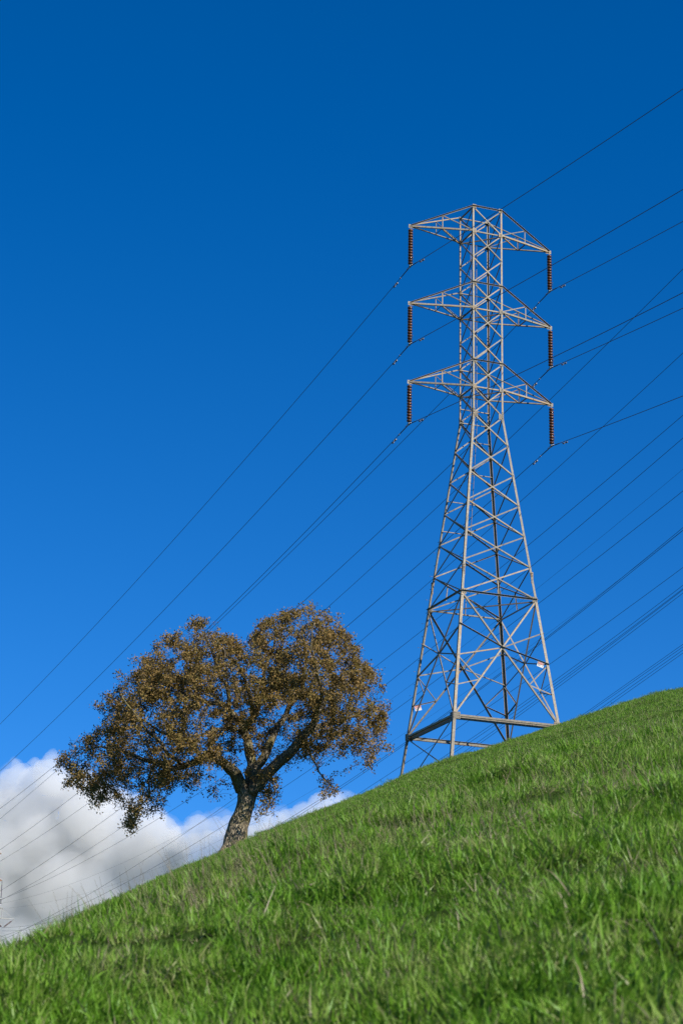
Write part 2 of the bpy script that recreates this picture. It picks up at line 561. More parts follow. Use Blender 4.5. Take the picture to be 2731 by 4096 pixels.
def face_bar(name, p, q, inward, w, parent=tower, t=0.008, off=0.012, flip=1, mat=None):
    """bar lying in a tower face: one flange in the face, the other pointing inwards"""
    d = (q - p).normalized()
    inpl = inward.cross(d) * flip
    if inpl.z < 0: inpl = -inpl
    if flip < 0: inpl = -inpl
    o = inward * off
    return angle_iron(name, p + o - inpl * (w * .5), q + o - inpl * (w * .5), inpl, inward, w, t, mat or S, parent)

def ledge_bar(name, p, q, inward, w, off=0.012, parent=tower):
    """bar whose upper flange points outwards and shades the flange below it"""
    d = (q - p).normalized()
    dn = inward.cross(d)
    if dn.z > 0: dn = -dn
    o = -inward * off
    return angle_iron(name, p + o - dn * (w * .5), q + o - dn * (w * .5), dn, -inward, w, 0.008, S, parent)

for i in range(14):
    zu, zl = LEV[i], LEV[i + 1]
    w = 0.057 if i < 8 else 0.065
    for fi, (p, q, inn) in enumerate(FACES):
        face_bar('diagonal_brace', cn(p, zu), cn(q, zl), inn, w, off=0.018)
        face_bar('diagonal_brace', cn(q, zu), cn(p, zl), inn, w, off=0.018 + 0.0105, flip=-1)
# horizontals of the cage
for i in (0, 1, 3, 4, 6, 7):
    for fi, (p, q, inn) in enumerate(FACES):
        if i in (3, 6) and fi in (1, 3): continue
        if i in (0, 3, 6) and fi == 0: ledge_bar('horizontal_strut', cn(p, LEV[i]), cn(q, LEV[i]), inn, 0.066)
        else: face_bar('horizontal_strut', cn(p, LEV[i]), cn(q, LEV[i]), inn, 0.066, off=0.040)
for zz in (40.842, 41.6):
    p, q, inn = FACES[2]
    face_bar('horizontal_strut', cn(p, zz), cn(q, zz), inn, 0.060, off=0.042)
for i in (1, 4, 7):
    a_, b_ = cn('C', LEV[i]), cn('B', LEV[i])
    angle_iron('plan_brace', a_ - Vector((0, 0, .09)), b_ - Vector((0, 0, .09)), Vector((0, 0, 1)), Vector((1, 1, 0)), 0.055, 0.007, S, tower)
# frame above the spread of the legs
zz = LEV[14]
for fi, (p, q, inn) in enumerate(FACES):
    (face_bar if fi == 2 else ledge_bar)('horizontal_strut', cn(p, zz), cn(q, zz), inn, 0.085, off=0.042 if fi == 2 else 0.012)
    mid = (cn(p, (LEV[13] + zz) / 2) + cn(q, (LEV[13] + zz) / 2)) / 2
    # crossing point of the X above
    wu, wl = half(LEV[13]), half(zz)
    zc = LEV[13] + (zz - LEV[13]) * wu / (wu + wl)
    mid = (cn(p, zc) + cn(q, zc)) / 2
    face_bar('hanger', mid + inn * .02, (cn(p, zz) + cn(q, zz)) / 2 + inn * .02, inn, 0.045, off=0.05)
angle_iron('plan_brace', cn('C', zz - .10), cn('B', zz - .10), Vector((0, 0, 1)), Vector((1, 1, 0)), 0.055, 0.007, S, tower)
angle_iron('plan_brace', cn('A', zz - .22), cn('D', zz - .22), Vector((0, 0, 1)), Vector((1, -1, 0)), 0.065, 0.007, S, tower)

# spread of the legs: big X per face with redundant members
zt, zb = LEV[14], LEV[15]
def ln(a, b, t): return a + (b - a) * t
strut_for_sign = {}
for fi, (p, q, inn) in enumerate(FACES):
    pt, qt, pb, qb = cn(p, zt), cn(q, zt), cn(p, zb), cn(q, zb)
    wu, wl = half(zt), half(zb)
    tc = wu / (wu + wl)
    X = ln(pt, qb, tc)
    face_bar('diagonal_brace', pt, qb, inn, 0.080, off=0.018)
    face_bar('diagonal_brace', qt, pb, inn, 0.080, off=0.0295, flip=-1)
    for (lt, lb, dgt) in ((pt, pb, X), (qt, qb, X)):
        f1, f2, f3 = ln(lt, lb, 0.265), ln(lt, lb, 0.515), ln(lt, lb, 0.755)
        dm = ln(X, lb, 0.47)
        left = lt is pt
        (ledge_bar if left else face_bar)('redundant_brace', f1, X, inn, 0.062, off=0.012 if left else 0.044)
        (face_bar if left else ledge_bar)('redundant_brace', f2, X, inn, 0.062, off=0.056 if left else 0.012)
        strut_for_sign[(fi, lt is pt)] = (f2, X, f3, dm)
        face_bar('redundant_brace', f2, dm, inn, 0.055, off=0.044)
        face_bar('redundant_brace', f3, dm, inn, 0.055, off=0.056, flip=-1)
    # heavy belt of paired channels
    up_ = Vector((0, 0, 1))
    e0, e1 = ln(pb, qb, 0.02), ln(pb, qb, 0.98)
    angle_iron('belt_angle', e0 + up_ * .015 - inn * .01, e1 + up_ * .015 - inn * .01, up_, inn, 0.095, 0.010, S, tower, w2=0.11)
    angle_iron('belt_angle', e0 - up_ * .105 + inn * .155, e1 - up_ * .105 + inn * .155, up_, inn, 0.095, 0.010, S, tower, w2=0.10)
    channel('belt_channel', e0 + inn * .17, e1 + inn * .17, up_, inn, 0.16, 0.06, 0.010, S, tower)
    for e_, oth in ((pb, qb), (qb, pb)):
        a_ = (oth - e_).normalized()
        plate('gusset_plate', e_ + a_ * 0.16 - inn * 0.012 + Vector((0, 0, .05)), inn, a_, 0.20, 0.17, tower,
              [(x_, y_) for x_ in (-.7, -.2, .3, .75) for y_ in (-.6, 0, .6)])
    # X bracing under the belt between the longer legs
    fp, fq = cn(p, FOOT[p]), cn(q, FOOT[q])
    if fi == 1:
        face_bar('diagonal_brace', pb, fq, inn, 0.06, off=0.02)
        face_bar('diagonal_brace', qb, fp, inn, 0.06, off=0.032, flip=-1)
# gusset plates with bolts where arms and braces meet the legs
for k in 'ABCD':
    sx, sy = SG[k]
    for i in (0, 1, 3, 4, 6, 7, 8, 14):
        hs_ = 0.10 if i < 8 else 0.13
        plate('gusset_plate', cn(k, LEV[i]) + Vector((-sx * hs_, sy * 0.008, 0)), Vector((0, sy, 0)), Vector((0, 0, 1)), hs_ * 1.1, hs_, tower,
              [(-.6, -.5), (-.6, .3), (0, -.6), (0, .1), (.6, -.5), (.6, .3)])

# crossarms
arm_tips = []
for (iu, il) in ((0, 1), (3, 4), (6, 7)):
    for side in (-1, 1):
        zu, zl = LEV[iu], LEV[il]
        tip = Vector((side * ARM, 0, zl - ZB))
        arm_tips.append((side, il, tip))
        near, far_ = ('A', 'C') if side < 0 else ('B', 'D')
        mids = {}
        for k in (near, far_):
            u_, l_ = cn(k, zu), cn(k, zl)
            yv = Vector((0, -SG[k][1], 0))
            if k == near: angle_iron('upper_chord', tip + Vector((0, SG[k][1] * .02, .06)), u_ + Vector((0, -.01, .03)), Vector((0, 0, -1)), -yv, 0.068, 0.008, S, tower)
            else: angle_iron('upper_chord', tip + Vector((0, SG[k][1] * .02, .03)), u_, Vector((0, 0, 1)), yv, 0.068, 0.008, S, tower)
            angle_iron('lower_chord', tip + Vector((0, SG[k][1] * .02, -.03)), l_ - Vector((0, 0, .02)), Vector((0, 0, 1)), yv, 0.085, 0.009, S, tower)
            um, lm = ln(tip, u_, .51), ln(tip, l_, .51)
            mids[k] = (um, lm, u_, l_)
            angle_iron('arm_post', lm, um + Vector((0, 0, .03)), Vector((side * -1, 0, 0)), yv, 0.045, 0.006, S, tower)
            angle_iron('arm_brace', um, l_ + Vector((0, 0, .02)), Vector((0, 0, 1)), yv, 0.045, 0.006, S, tower)
        angle_iron('arm_brace', mids[near][1] - Vector((0, 0, .02)), mids[far_][1] - Vector((0, 0, .02)), Vector((0, 0, 1)), Vector((side, 0, 0)), 0.045, 0.006, S, tower)
        if side < 0: a_, b_ = mids['A'][1], mids['C'][3]
        else: a_, b_ = mids['D'][1], mids['B'][3]
        angle_iron('arm_brace', a_ - Vector((0, 0, .035)), b_ - Vector((0, 0, .05)), Vector((0, 0, 1)), Vector((0, 1, 0)), 0.060, 0.006, S, tower)
        plate('tip_plate', tip + Vector((side * -.05, 0, .0)), Vector((0, 1, 0)), Vector((1, 0, 0)), 0.16, 0.10, tower, [(-.6, 0), (0, .3), (.6, 0)])

# ladder inside the back face
ladder = []
lz0, lz1 = LEV[1] - ZB, 35.0 - ZB
def lad(zl, off):
    w = half(zl + ZB)
    return Vector((-0.06 + off, w - 0.10, zl))
for s_ in (-.17, .17):
    pts = [lad(z_, s_) for z_ in np.linspace(lz0, 40.842 - ZB, 2)] + [lad(lz1, s_ * .8)]
    V, F = tube_geo(pts, 0.017, 6)
    obj('ladder_rail', V, F, S, tower)
rung_me = None
zs = np.arange(lz1 + .2, lz0, 0.36)
for z_ in zs:
    a_, b_ = lad(z_, -.17), lad(z_, .17)
    if rung_me is None:
        V, F = tube_geo([Vector((-.17, 0, 0)), Vector((.17, 0, 0))], 0.010, 5)
        rung_me = mesh('ladder_rung', V, F, S)
    link('ladder_rung', rung_me, tower, (a_ + b_) / 2)
for zz in (39.9, 38.2, 36.6, 35.0):
    w = half(zz)
    face_bar('ladder_strut', Vector((w, w, zz - ZB)) * 1 if zz > 37 else Vector((-w, w, zz - ZB)), Vector((-.2 if zz > 37 else .25, w, zz - ZB)), Vector((0, -1, 0)), 0.05, off=0.05)
# step bolts on one leg
V, F = tube_geo([Vector((0, 0, 0)), Vector((-.20, 0, 0))], 0.010, 5)
tube_geo([Vector((-.20, 0, 0)), Vector((-.215, 0, 0))], 0.020, 6, V, F)
peg_me = mesh('step_bolt', V, F, S)
for i_, z_ in enumerate(np.arange(26.4, 34.6, 0.62)):
    o = link('step_bolt', peg_me, tower, cn('C', z_) + Vector((0, -.05, 0)))
    o.rotation_euler = (0, 0, 0 if i_ % 2 == 0 else rad(-90))

# ------------------------------------------------------------------ danger signs hung on the braces
def text_mesh(body, size, mat):
    cu = bpy.data.curves.new('lettering', 'FONT')
    cu.body = body; cu.size = size; cu.align_x = 'CENTER'; cu.align_y = 'CENTER'
    cu.resolution_u = 2
    t = bpy.data.objects.new('lettering', cu)
    COL.objects.link(t)
    dg = bpy.context.evaluated_depsgraph_get()
    me = bpy.data.meshes.new_from_object(t.evaluated_get(dg))
    bpy.data.objects.remove(t)
    me.materials.clear(); me.materials.append(mat)
    return me

def danger_sign(loc, mrot, label, w, h, style):
    root = empty('danger_sign', (0, 0, 0))
    root.matrix_world = Matrix.Translation(loc) @ mrot.to_4x4()
    tag(root, label, 'sign', 'danger signs on the tower')
    # x right, y up, z out of the face
    V, F = box_geo(Vector((0, 0, 0)), w / 2, h / 2, 0.002)
    obj('panel', V, F, M['sign_white'], root)
    hh = h * 0.44
    if style == 0:
        V, F = box_geo(Vector((0, h / 2 - hh / 2 - .008, .004)), w / 2 - .010, hh / 2, 0.001)
        obj('header', V, F, M['sign_black'], root)
        n = 28
        V = [Vector((math.cos(2 * math.pi * k / n) * (w / 2 - .022), h / 2 - hh / 2 - .008 + math.sin(2 * math.pi * k / n) * (hh / 2 - .008), .007)) for k in range(n)]
        obj('oval', V, [tuple(range(n))], M['sign_red'], root)
    else:
        V, F = box_geo(Vector((0, h / 2 - hh / 2 - .006, .004)), w / 2 - .006, hh / 2, 0.001)
        obj('header', V, F, M['sign_red'], root)
        tx, ty = -w * .39, h / 2 - hh / 2 - .006
        obj('warning_triangle', [Vector((tx - .030, ty - .026, .007)), Vector((tx + .030, ty - .026, .007)), Vector((tx, ty + .030, .007))], [(0, 1, 2)], M['sign_white'], root)
    me = text_mesh('DANGER', hh * (0.62 if style == 0 else 0.72), M['sign_white'])
    o = link('lettering', me, root, (0 if style == 0 else w * .07, h / 2 - hh / 2 - .008, .010))
    xs = max(abs(v.co.x) for v in me.vertices)
    o.scale = ((w * (.40 if style == 0 else .37)) / xs, 1, 1)
    # illegible small print and the struck figure
    for row, (a_, b_) in enumerate(((-.42, .10), (-.42, -.05))):
        V, F = box_geo(Vector(((a_ + b_) / 2 * w, -.10 * h - row * .17 * h, .004)), (b_ - a_) / 2 * w, h * .035, 0.001)
        obj('small_print', V, F, M['sign_black'], root)
    fx, fy = w * .33, -h * .22
    V = [Vector((fx + a_ * h, fy + b_ * h, .006)) for a_, b_ in ((-.02, .16), (.05, .14), (.02, .02), (.09, .03), (-.04, -.20), (.0, -.03), (-.07, -.02))]
    obj('shock_figure', V, [(0, 1, 2, 5, 6), (2, 3, 4, 5)], M['sign_black'], root)
    return root

def face_frame(xdir, tilt):
    x = xdir.normalized()
    up = Vector((0, 0, 1))
    z = x.cross(up).normalized()
    y = z.cross(x)
    m = Matrix((x, y, z)).transposed()
    return m @ Matrix.Rotation(tilt, 3, 'Z')
# right: under the strut from the crossing to leg B, on the near face
f2, X, f3, dm = strut_for_sign[(0, False)]
c = ln(f2, X, 0.19) + Vector((0, -0.03, -0.17))
d_ = (f2 - X); d_.normalize()
sr = danger_sign(wld(c), face_frame(AB, math.atan2(d_.z, Vector((d_.x, d_.y)).length)), 'white danger sign with red oval hung by the right leg of the tower', 0.36, 0.26, 0)
# left: on the strut close to leg C of the back face
f2, X, f3, dm = strut_for_sign[(2, False)]
c = ln(f3, dm, 0.24) + Vector((0, -0.10, -0.16))
d_ = (dm - f3); d_.normalize()
sl = danger_sign(wld(c), face_frame(AB, math.atan2(d_.z, Vector((d_.x, d_.y)).length) * .9), 'white danger sign with red band hung by the left leg of the tower', 0.36, 0.25, 1)

# ------------------------------------------------------------------ insulator strings
NS = 20
V, F = lathe_geo([(0.028, 0.080), (0.044, 0.074), (0.050, 0.050), (0.050, 0.034), (0.014, 0.030)], 14)
cap_me = mesh('cap', V, F, M['cap_grey'], True)
V, F = lathe_geo([(0.046, 0.042), (0.085, 0.034), (0.110, 0.018), (0.114, -0.004), (0.110, -0.016), (0.102, -0.020), (0.108, -0.028), (0.110, -0.040), (0.103, -0.052), (0.094, -0.044), (0.080, -0.062), (0.060, -0.056), (0.045, -0.068), (0.020, -0.074), (0.013, -0.082)], NS)
disc_me = mesh('disc', V, F, M['porcelain'], True)
V, F = tube_geo([Vector((0, 0, 0)), Vector((0, 0, -.12))], [.022, .034], 10)
tube_geo([Vector((-.03, 0, .05)), Vector((.03, 0, .05))], .022, 8, V, F)
box_geo(Vector((0, 0, .02)), .008, .03, .06, None, V, F)
hook_me = mesh('top_fitting', V, F, M['zinc'])
def clamp_geo():
    V, F = [], []
    box_geo(Vector((0, 0, .10)), .012, .030, .10, None, V, F)
    tube_geo([Vector((0, -.22, .015)), Vector((0, -.10, -.005)), Vector((0, 0, -.012)), Vector((0, .10, -.02)), Vector((0, .22, -.03))], [.022, .036, .042, .036, .022], 8, V, F)
    box_geo(Vector((0, 0, .03)), .045, .06, .022, None, V, F)
    return V, F
V, F = clamp_geo(); clamp_me = mesh('suspension_clamp', V, F, M['zinc'])
V, F = [], []
loop = [Vector((0, -.03 - .33 * math.sin(t) ** 1.0 * (1 if True else 0), .12 + .17 * (1 - math.cos(t)) + .06 * math.sin(2 * t))) for t in np.linspace(0, math.pi, 13)]
loop = [Vector((0, -.05, .10)), Vector((0, -.16, .14)), Vector((0, -.27, .22)), Vector((0, -.35, .32)), Vector((0, -.37, .39)), Vector((0, -.33, .43)), Vector((0, -.27, .42)), Vector((0, -.22, .35)), Vector((0, -.14, .22)), Vector((0, -.04, .13))]
tube_geo(loop, .010, 6, V, F)
tube_geo([Vector((0, .02, .14)), Vector((0, .22, .07)), Vector((0, .36, .03)), Vector((0, .44, .03))], .010, 6, V, F)
tube_geo([Vector((0, .40, .03)), Vector((0, .43, .03)), Vector((0, .47, .03))], [.012, .026, .012], 8, V, F)
tube_geo([Vector((0, .44, .03)), Vector((0, .34, -.02)), Vector((0, .22, -.02)), Vector((0, .10, .06))], .009, 6, V, F)
horn_me = mesh('arcing_horn', V, F, M['weight'])
SIDE = {-1: 'left', 1: 'right'}
ROWN = {1: 'top', 4: 'middle', 7: 'bottom'}
CLAMP_DZ = 2.32
for side, il, tip in arm_tips:
    wp = wld(tip) + Vector((0, 0, -.06))
    root = empty('insulator_string', wp, YAW)
    tag(root, 'brown disc insulator string hanging from the %s %s crossarm' % (ROWN[il], SIDE[side]), 'insulator', 'insulator strings on the tower')
    link('top_fitting', hook_me, root, (0, 0, 0))
    for j in range(13):
        d_ = link('disc', disc_me, root, (0, 0, -.185 - j * .1565), (0, 0, random.random() * 6))
        d_.scale = (1.16, 1.16, 1.08)
        link('cap', cap_me, d_)
    link('suspension_clamp', clamp_me, root, (0, 0, -(CLAMP_DZ - .06)))
    link('arcing_horn', horn_me, root, (0, 0, -(CLAMP_DZ - .06)))

# ------------------------------------------------------------------ conductors of the tower
RC = {(-1, 1): (.144759, .000518849, -.104188, .000352507), (-1, 4): (.142417, .000395516, -.105416, .00036877),
      (-1, 7): (.150344, .000605573, -.113034, .000583536), (1, 1): (.1394, .00045, -.104743, .000273028),
      (1, 4): (.14107, .00045, -.110044, .000391701), (1, 7): (.14108, .0005, -.107937, .000381897)}
# gentle wires on the right of the right-hand circuit: the fit is linear there, so bend about its far point
LIN = {(1, 1): -14.1, (1, 4): -13.9, (1, 7): -13.6}
V, F = [], []
tube_geo([Vector((0, -.20, -.085)), Vector((0, -.10, -.10)), Vector((0, 0, -.085)), Vector((0, .10, -.10)), Vector((0, .20, -.085))], .008, 6, V, F)
damp_wire = mesh('messenger', V, F, M['cable'])
V, F = [], []
box_geo(Vector((0, 0, -.045)), .018, .022, .055, None, V, F)
damp_clamp = mesh('damper_clamp', V, F, M['weight'])
V, F = tube_geo([Vector((0, .08, -.10)), Vector((0, .10, -.10)), Vector((0, .25, -.085)), Vector((0, .26, -.085))], [.030, .040, .040, .030], 10)
damp_w1 = mesh('damper_weight', V, F, M['weight'])
V, F = tube_geo([Vector((0, -.08, -.10)), Vector((0, -.10, -.10)), Vector((0, -.25, -.085)), Vector((0, -.26, -.085))], [.030, .040, .040, .030], 10)
damp_w2 = mesh('damper_weight', V, F, M['weight'])
for side, il, tip in arm_tips:
    b1, c1, b2, c2 = RC[(side, il)]
    z0 = tip.z - CLAMP_DZ
    if (side, il) in LIN:
        s1 = LIN[(side, il)]; b1 = b1 - c1 * s1 * 1.0
    fr = lambda s: b1 * s + c1 * s * s
    fl = lambda s: b2 * s + c2 * s * s
    base = wld(Vector((tip.x, 0, z0)))
    root = empty('power_conductor', base, YAW)
    tag(root, 'dark conductor wire clamped under the %s %s crossarm of the tower' % (ROWN[il], SIDE[side]), 'wire', 'conductors of the tower')
    ss = np.concatenate([np.linspace(-150, -10, 36), np.linspace(-9, -.2, 10)])
    sl_ = np.concatenate([np.linspace(.2, 9, 10), np.linspace(10, 250, 60)])
    pts = [Vector((0, s, fr(s))) for s in ss] + [Vector((0, s, fl(s))) for s in sl_]
    V, F = tube_geo(pts, 0.0155, 6)
    obj('wire', V, F, M['cable'], root, True)
    pts = [Vector((0, s, (fr(s) if s < 0 else fl(s)))) for s in (-1.25, -.8, -.4, -.15, .15, .4, .8, 1.25)]
    V, F = tube_geo(pts, 0.026, 8)
    obj('armour_rod', V, F, M['cable'], root, True)
    for s, f_ in ((-1.55, fr), (1.95, fl)):
        dm_ = link('vibration_damper', damp_wire, root, (0, s, f_(s)))
        dm_.rotation_euler = (math.atan((f_(s + .1) - f_(s - .1)) / .2), 0, 0)
        link('damper_clamp', damp_clamp, dm_)
        link('damper_weight', damp_w1, dm_)
        link('damper_weight', damp_w2, dm_)
    V, F = tube_geo([Vector((0, 1.28, fl(1.28))), Vector((0, 1.38, fl(1.38)))], 0.034, 8)
    obj('sleeve', V, F, M['weight'], root)

# ------------------------------------------------------------------ wires of the two lines behind
BG = [  # offset, height polynomial in s/100, start, end, radius, label, group
 (26, (66.826, -14.976, 3.4974, .016595), -40, 262, .019, 'uppermost and steepest of the wires passing behind the tower', None),
 (34, (69.034, -14.997, 2.4599, .20624), -20, 250, .019, 'second wire from the top passing behind the tower', None),
 (34, (63.851, -14.411, 3.4013, .074452), -20, 262, .019, 'third wire from the top passing behind the tower', None),
 (34, (62.426, -15.087, 2.8142, .086062), -20, 262, .019, 'fourth wire from the top passing behind the tower', None),
 (42, (68.091, -17.737, 4.492, .023668), 0, 285, .010, 'hair thin wire between the two wires at mid height right of the tower', None),
 (42, (64.91, -14.039, 2.3761, .19779), 0, 300, .020, 'thick wire just below the hair thin one, passing behind the tower', None),
 (60, (79.846, -20.397, 4.7457, -.077841), 20, 362, .009, 'hair thin wire hugging the upper pair of wires behind the tower', None),
 (60, (81.437, -21.568, 4.0221, .094898), 20, 359, .023, 'upper wire of the close pair running behind the tower base and trunk', None),
 (60, (79.9, -18.90, 2.45, .345), 20, 359, .023, 'lower wire of the close pair running behind the tower base and trunk', None),
 (68, (80.711, -16.447, 2.4742), 40, 330, .023, 'single wire between the close pair and the bundle of four', None),
]
for j, co in enumerate(((87.866, -22.312, 4.0444), (87.749, -22.743, 4.2113), (86.57, -20.342, 2.8964), (86.277, -20.439, 2.9294))):
    BG.append((74, co, 50, 330, .023, ['top', 'second', 'third', 'lowest'][j] + ' wire of the bundle of four behind the right leg of the tower', 'bundle of four wires'))
for j, co in enumerate(((86.028, -12.748), (85.423, -12.53), (85.757, -13.078), (85.611, -13.247))):
    BG.append((88, co, 70, 240, .023, ['top', 'second', 'third', 'lowest'][j] + ' wire of the bundle meeting the grassy ridge at far right', 'wires meeting the ridge at far right'))
for off, co, s0, s1, r_, lab, grp in BG:
    base = Vector((TX, TY, 0)) + AB * off
    pts = [Vector((0, s, sum(c_ * (s / 100) ** k for k, c_ in enumerate(co)))) for s in np.linspace(s0, s1, 50)]
    V, F = tube_geo(pts, r_, 6)
    o = obj('overhead_wire', V, F, M['cable'], None, True, base)
    o.rotation_euler = (0, 0, YAW)
    tag(o, lab, 'wire', grp or 'wires behind the tower')

# ------------------------------------------------------------------ far towers at the left edge
def simple_bar(name, p, q, w, mat, parent):
    d = q - p
    a, b = basis(d)
    return angle_iron(name, p, q, a, b, w, w * .18, mat, parent)

def far_lattice(name, label, base, height, arms, mat, wbase=2.6, wtop=0.8):
    """slim double-circuit lattice tower seen far off; arms: list of (height, reach)"""
    root = empty(name, base, YAW)
    tag(root, label, 'tower')
    hw = lambda z: wbase + (wtop - wbase) * min(1, z / (height * .62))
    cz = lambda sx, sy, z: Vector((sx * hw(z), sy * hw(z), z))
    cs = [(-1, -1), (1, -1), (1, 1), (-1, 1)]
    zsx = [0, height * .16, height * .30, height * .42, height * .52, height * .62] + list(np.linspace(height * .62, height, 8)[1:])
    for c_ in cs:
        simple_bar('leg', cz(*c_, -1), cz(*c_, height * .62), .16, mat, root)
        simple_bar('leg', cz(*c_, height * .62), cz(*c_, height), .12, mat, root)
    for za, zb_ in zip(zsx[:-1], zsx[1:]):
        for k in range(4):
            p, q = cs[k], cs[(k + 1) % 4]
            simple_bar('diagonal_brace', cz(*p, za), cz(*q, zb_), .08, mat, root)
            simple_bar('diagonal_brace', cz(*q, za) * .999, cz(*p, zb_) * .999, .08, mat, root)
    for (za, reach) in arms:
        for sd in (-1, 1):
            tip = Vector((sd * reach, 0, za))
            for sy in (-1, 1):
                simple_bar('lower_chord', tip, cz(sd, sy, za), .10, mat, root)
                simple_bar('upper_chord', tip, cz(sd, sy, min(za + 1.7, height)), .10, mat, root)
    return root

# rusty tower of the line behind; its right arm tip reaches into the picture
tip2 = Vector((TX, TY, 0)) + AB * 34 + DD * 249.5
zt2 = 53.1
g2 = tip2 - AB * 4.6
h0 = H(g2.x, g2.y)
far_lattice('distant_tower', 'distant rusty tower whose arm tip just shows at the left edge', (g2.x, g2.y, h0), zt2 + 6 - h0,
            [(zt2 - h0, 4.6), (zt2 + 4.2 - h0, 4.2), (zt2 - 4.4 - h0, 4.6)], M['rusty'])
ins = empty('insulator_string', (tip2.x, tip2.y, zt2 - .05), YAW)
tag(ins, 'thin grey insulator rod hanging at the left edge from the distant rusty arm', 'insulator')
V, F = tube_geo([Vector((0, 0, 0)), Vector((0, 0, -.55))], .03, 6)
obj('link_rod', V, F, M['cable'], ins)
V, F = lathe_geo([(.05, 0), (.07, -.02)] + [(.075 if k % 2 else .055, -.04 - k * .06) for k in range(30)] + [(.05, -1.9)], 10, off=Vector((0, 0, -.55)))
obj('rod', V, F, M['weight'], ins)
V, F = tube_geo([Vector((-.15, 0, -2.5)), Vector((.15, 0, -2.5))], .05, 8)
obj('end_fitting', V, F, M['weight'], ins)
V, F = lathe_geo([(.10, -2.75), (.16, -2.80), (.16, -3.45), (.10, -3.5)], 12)
obj('counterweight', V, F, M['zinc'], ins)

# pale tower with V strings, farther left
Pt = lambda off, s, z: Vector((TX, TY, 0)) + AB * off + DD * s + Vector((0, 0, z))
tipR = at(57, 3677, 449.0)
apex = at(12, 3712, 449.0)
post_top = at(13, 3633, 449.0)
post_base = at(8, 3675, 449.0)
g3 = tipR - Vector((14.0, 0, 0))
h3 = H(g3.x, g3.y)
gr = empty('distant_tower', (g3.x, g3.y, h3), 0)
tag(gr, 'distant pale tower with a pointed arm and slanted insulators at the left edge', 'tower')
lo = lambda p: Vector((p.x - g3.x, p.y - g3.y, p.z - h3))
fs = M['far_steel']
zA = lo(tipR).z
hwf = lambda z: 2.6 - 1.5 * min(1, z / zA)
csf = [(-1, -1), (1, -1), (1, 1), (-1, 1)]
zs3 = list(np.linspace(0, zA + 4, 9))
for c_ in csf:
    simple_bar('leg', Vector((c_[0] * hwf(-1), c_[1] * hwf(-1), -1)), Vector((c_[0] * hwf(zA), c_[1] * hwf(zA), zA + 4)), .18, fs, gr)
for za, zb_ in zip(zs3[:-1], zs3[1:]):
    for k in range(4):
        p, q = csf[k], csf[(k + 1) % 4]
        simple_bar('diagonal_brace', Vector((p[0] * hwf(za), p[1] * hwf(za), za)), Vector((q[0] * hwf(zb_), q[1] * hwf(zb_), zb_)), .09, fs, gr)
        simple_bar('diagonal_brace', Vector((q[0] * hwf(za), q[1] * hwf(za), za)) * .999, Vector((p[0] * hwf(zb_), p[1] * hwf(zb_), zb_)) * .999, .09, fs, gr)
for sy in (-1, 1):
    root_p = Vector((hwf(zA), sy * hwf(zA), zA + .3))
    simple_bar('arm_chord', lo(tipR), root_p, .13, fs, gr)
    simple_bar('arm_chord', lo(post_top), Vector((hwf(zA), sy * hwf(zA), lo(post_top).z)), .11, fs, gr)
simple_bar('arm_tie', lo(tipR), lo(post_base) + Vector((0, 0, 1.9)), .06, fs, gr)
simple_bar('arm_tie', lo(post_base) + Vector((0, 0, 1.9)), lo(post_base) + Vector((-6, 0, 5.2)), .06, fs, gr)
for dx in (0, -.45):
    simple_bar('arm_post', lo(post_base) + Vector((dx, 0, 0)), lo(post_top) + Vector((dx - .1, 0, 0)), .11, fs, gr)
low = lo(at(20, 3784, 449.0))
for sy in (-1, 1):
    simple_bar('arm_chord', low, Vector((hwf(low.z), sy * hwf(low.z), low.z)), .13, fs, gr)
ins = empty('insulator_string', apex, 0)
tag(ins, 'slanted disc insulator string below the pointed arm of the distant pale tower', 'insulator')
for tgt in (tipR, apex + (Vector((apex.x - (tipR.x - apex.x), apex.y, tipR.z)) - apex)):
    dv = tgt - apex
    L_ = dv.length; u_ = dv.normalized()
    V, F = tube_geo([u_ * .15, u_ * (L_ - .1)], .02, 5)
    obj('link_rod', V, F, M['cable'], ins)
    q_ = u_.to_track_quat('Z', 'Y').to_euler()
    n_ = 13
    for k in range(n_):
        o = link('disc', disc_me, ins, u_ * (L_ * (.16 + .60 * k / (n_ - 1))), q_)
        o.scale = (1.3, 1.3, 1.0)

# ------------------------------------------------------------------ oak tree
TREE_Y = 95.0
def r4(x, y): return (200 + .89286 * x, 2380 + .89286 * y)
def bb(x, y): return (750 + .31888 * x, 2900 + .31888 * y)
def P3(p, dy): return at(p[0], p[1], TREE_Y + dy)

_tb = at(930, 3400, TREE_Y)
TB = Vector((_tb.x, TREE_Y, H(_tb.x, TREE_Y)))
tree = empty('oak_tree', TB)
tag(tree, 'gnarled oak with brown autumn leaves leaning on the grassy slope', 'tree')

def path(items):
    """items: (coordinate fn, x, y, radius, dy) -> positions and radii"""
    return [P3(f(x, y), dy) for f, x, y, r, dy in items], [r for f, x, y, r, dy in items]

def catmull(P, R, step):
    out, rr = [], []
    n = len(P)
    for i in range(n - 1):
        p0, p1, p2, p3 = P[max(i - 1, 0)], P[i], P[i + 1], P[min(i + 2, n - 1)]
        m = max(1, int((p2 - p1).length / step))
        for k in range(m):
            t = k / m
            out.append(0.5 * ((2 * p1) + (p2 - p0) * t + (2 * p0 - 5 * p1 + 4 * p2 - p3) * t * t + (3 * p1 - p0 - 3 * p2 + p3) * t ** 3))
            rr.append(R[i] + (R[i + 1] - R[i]) * t)
    out.append(P[-1]); rr.append(R[-1])
    return out, rr

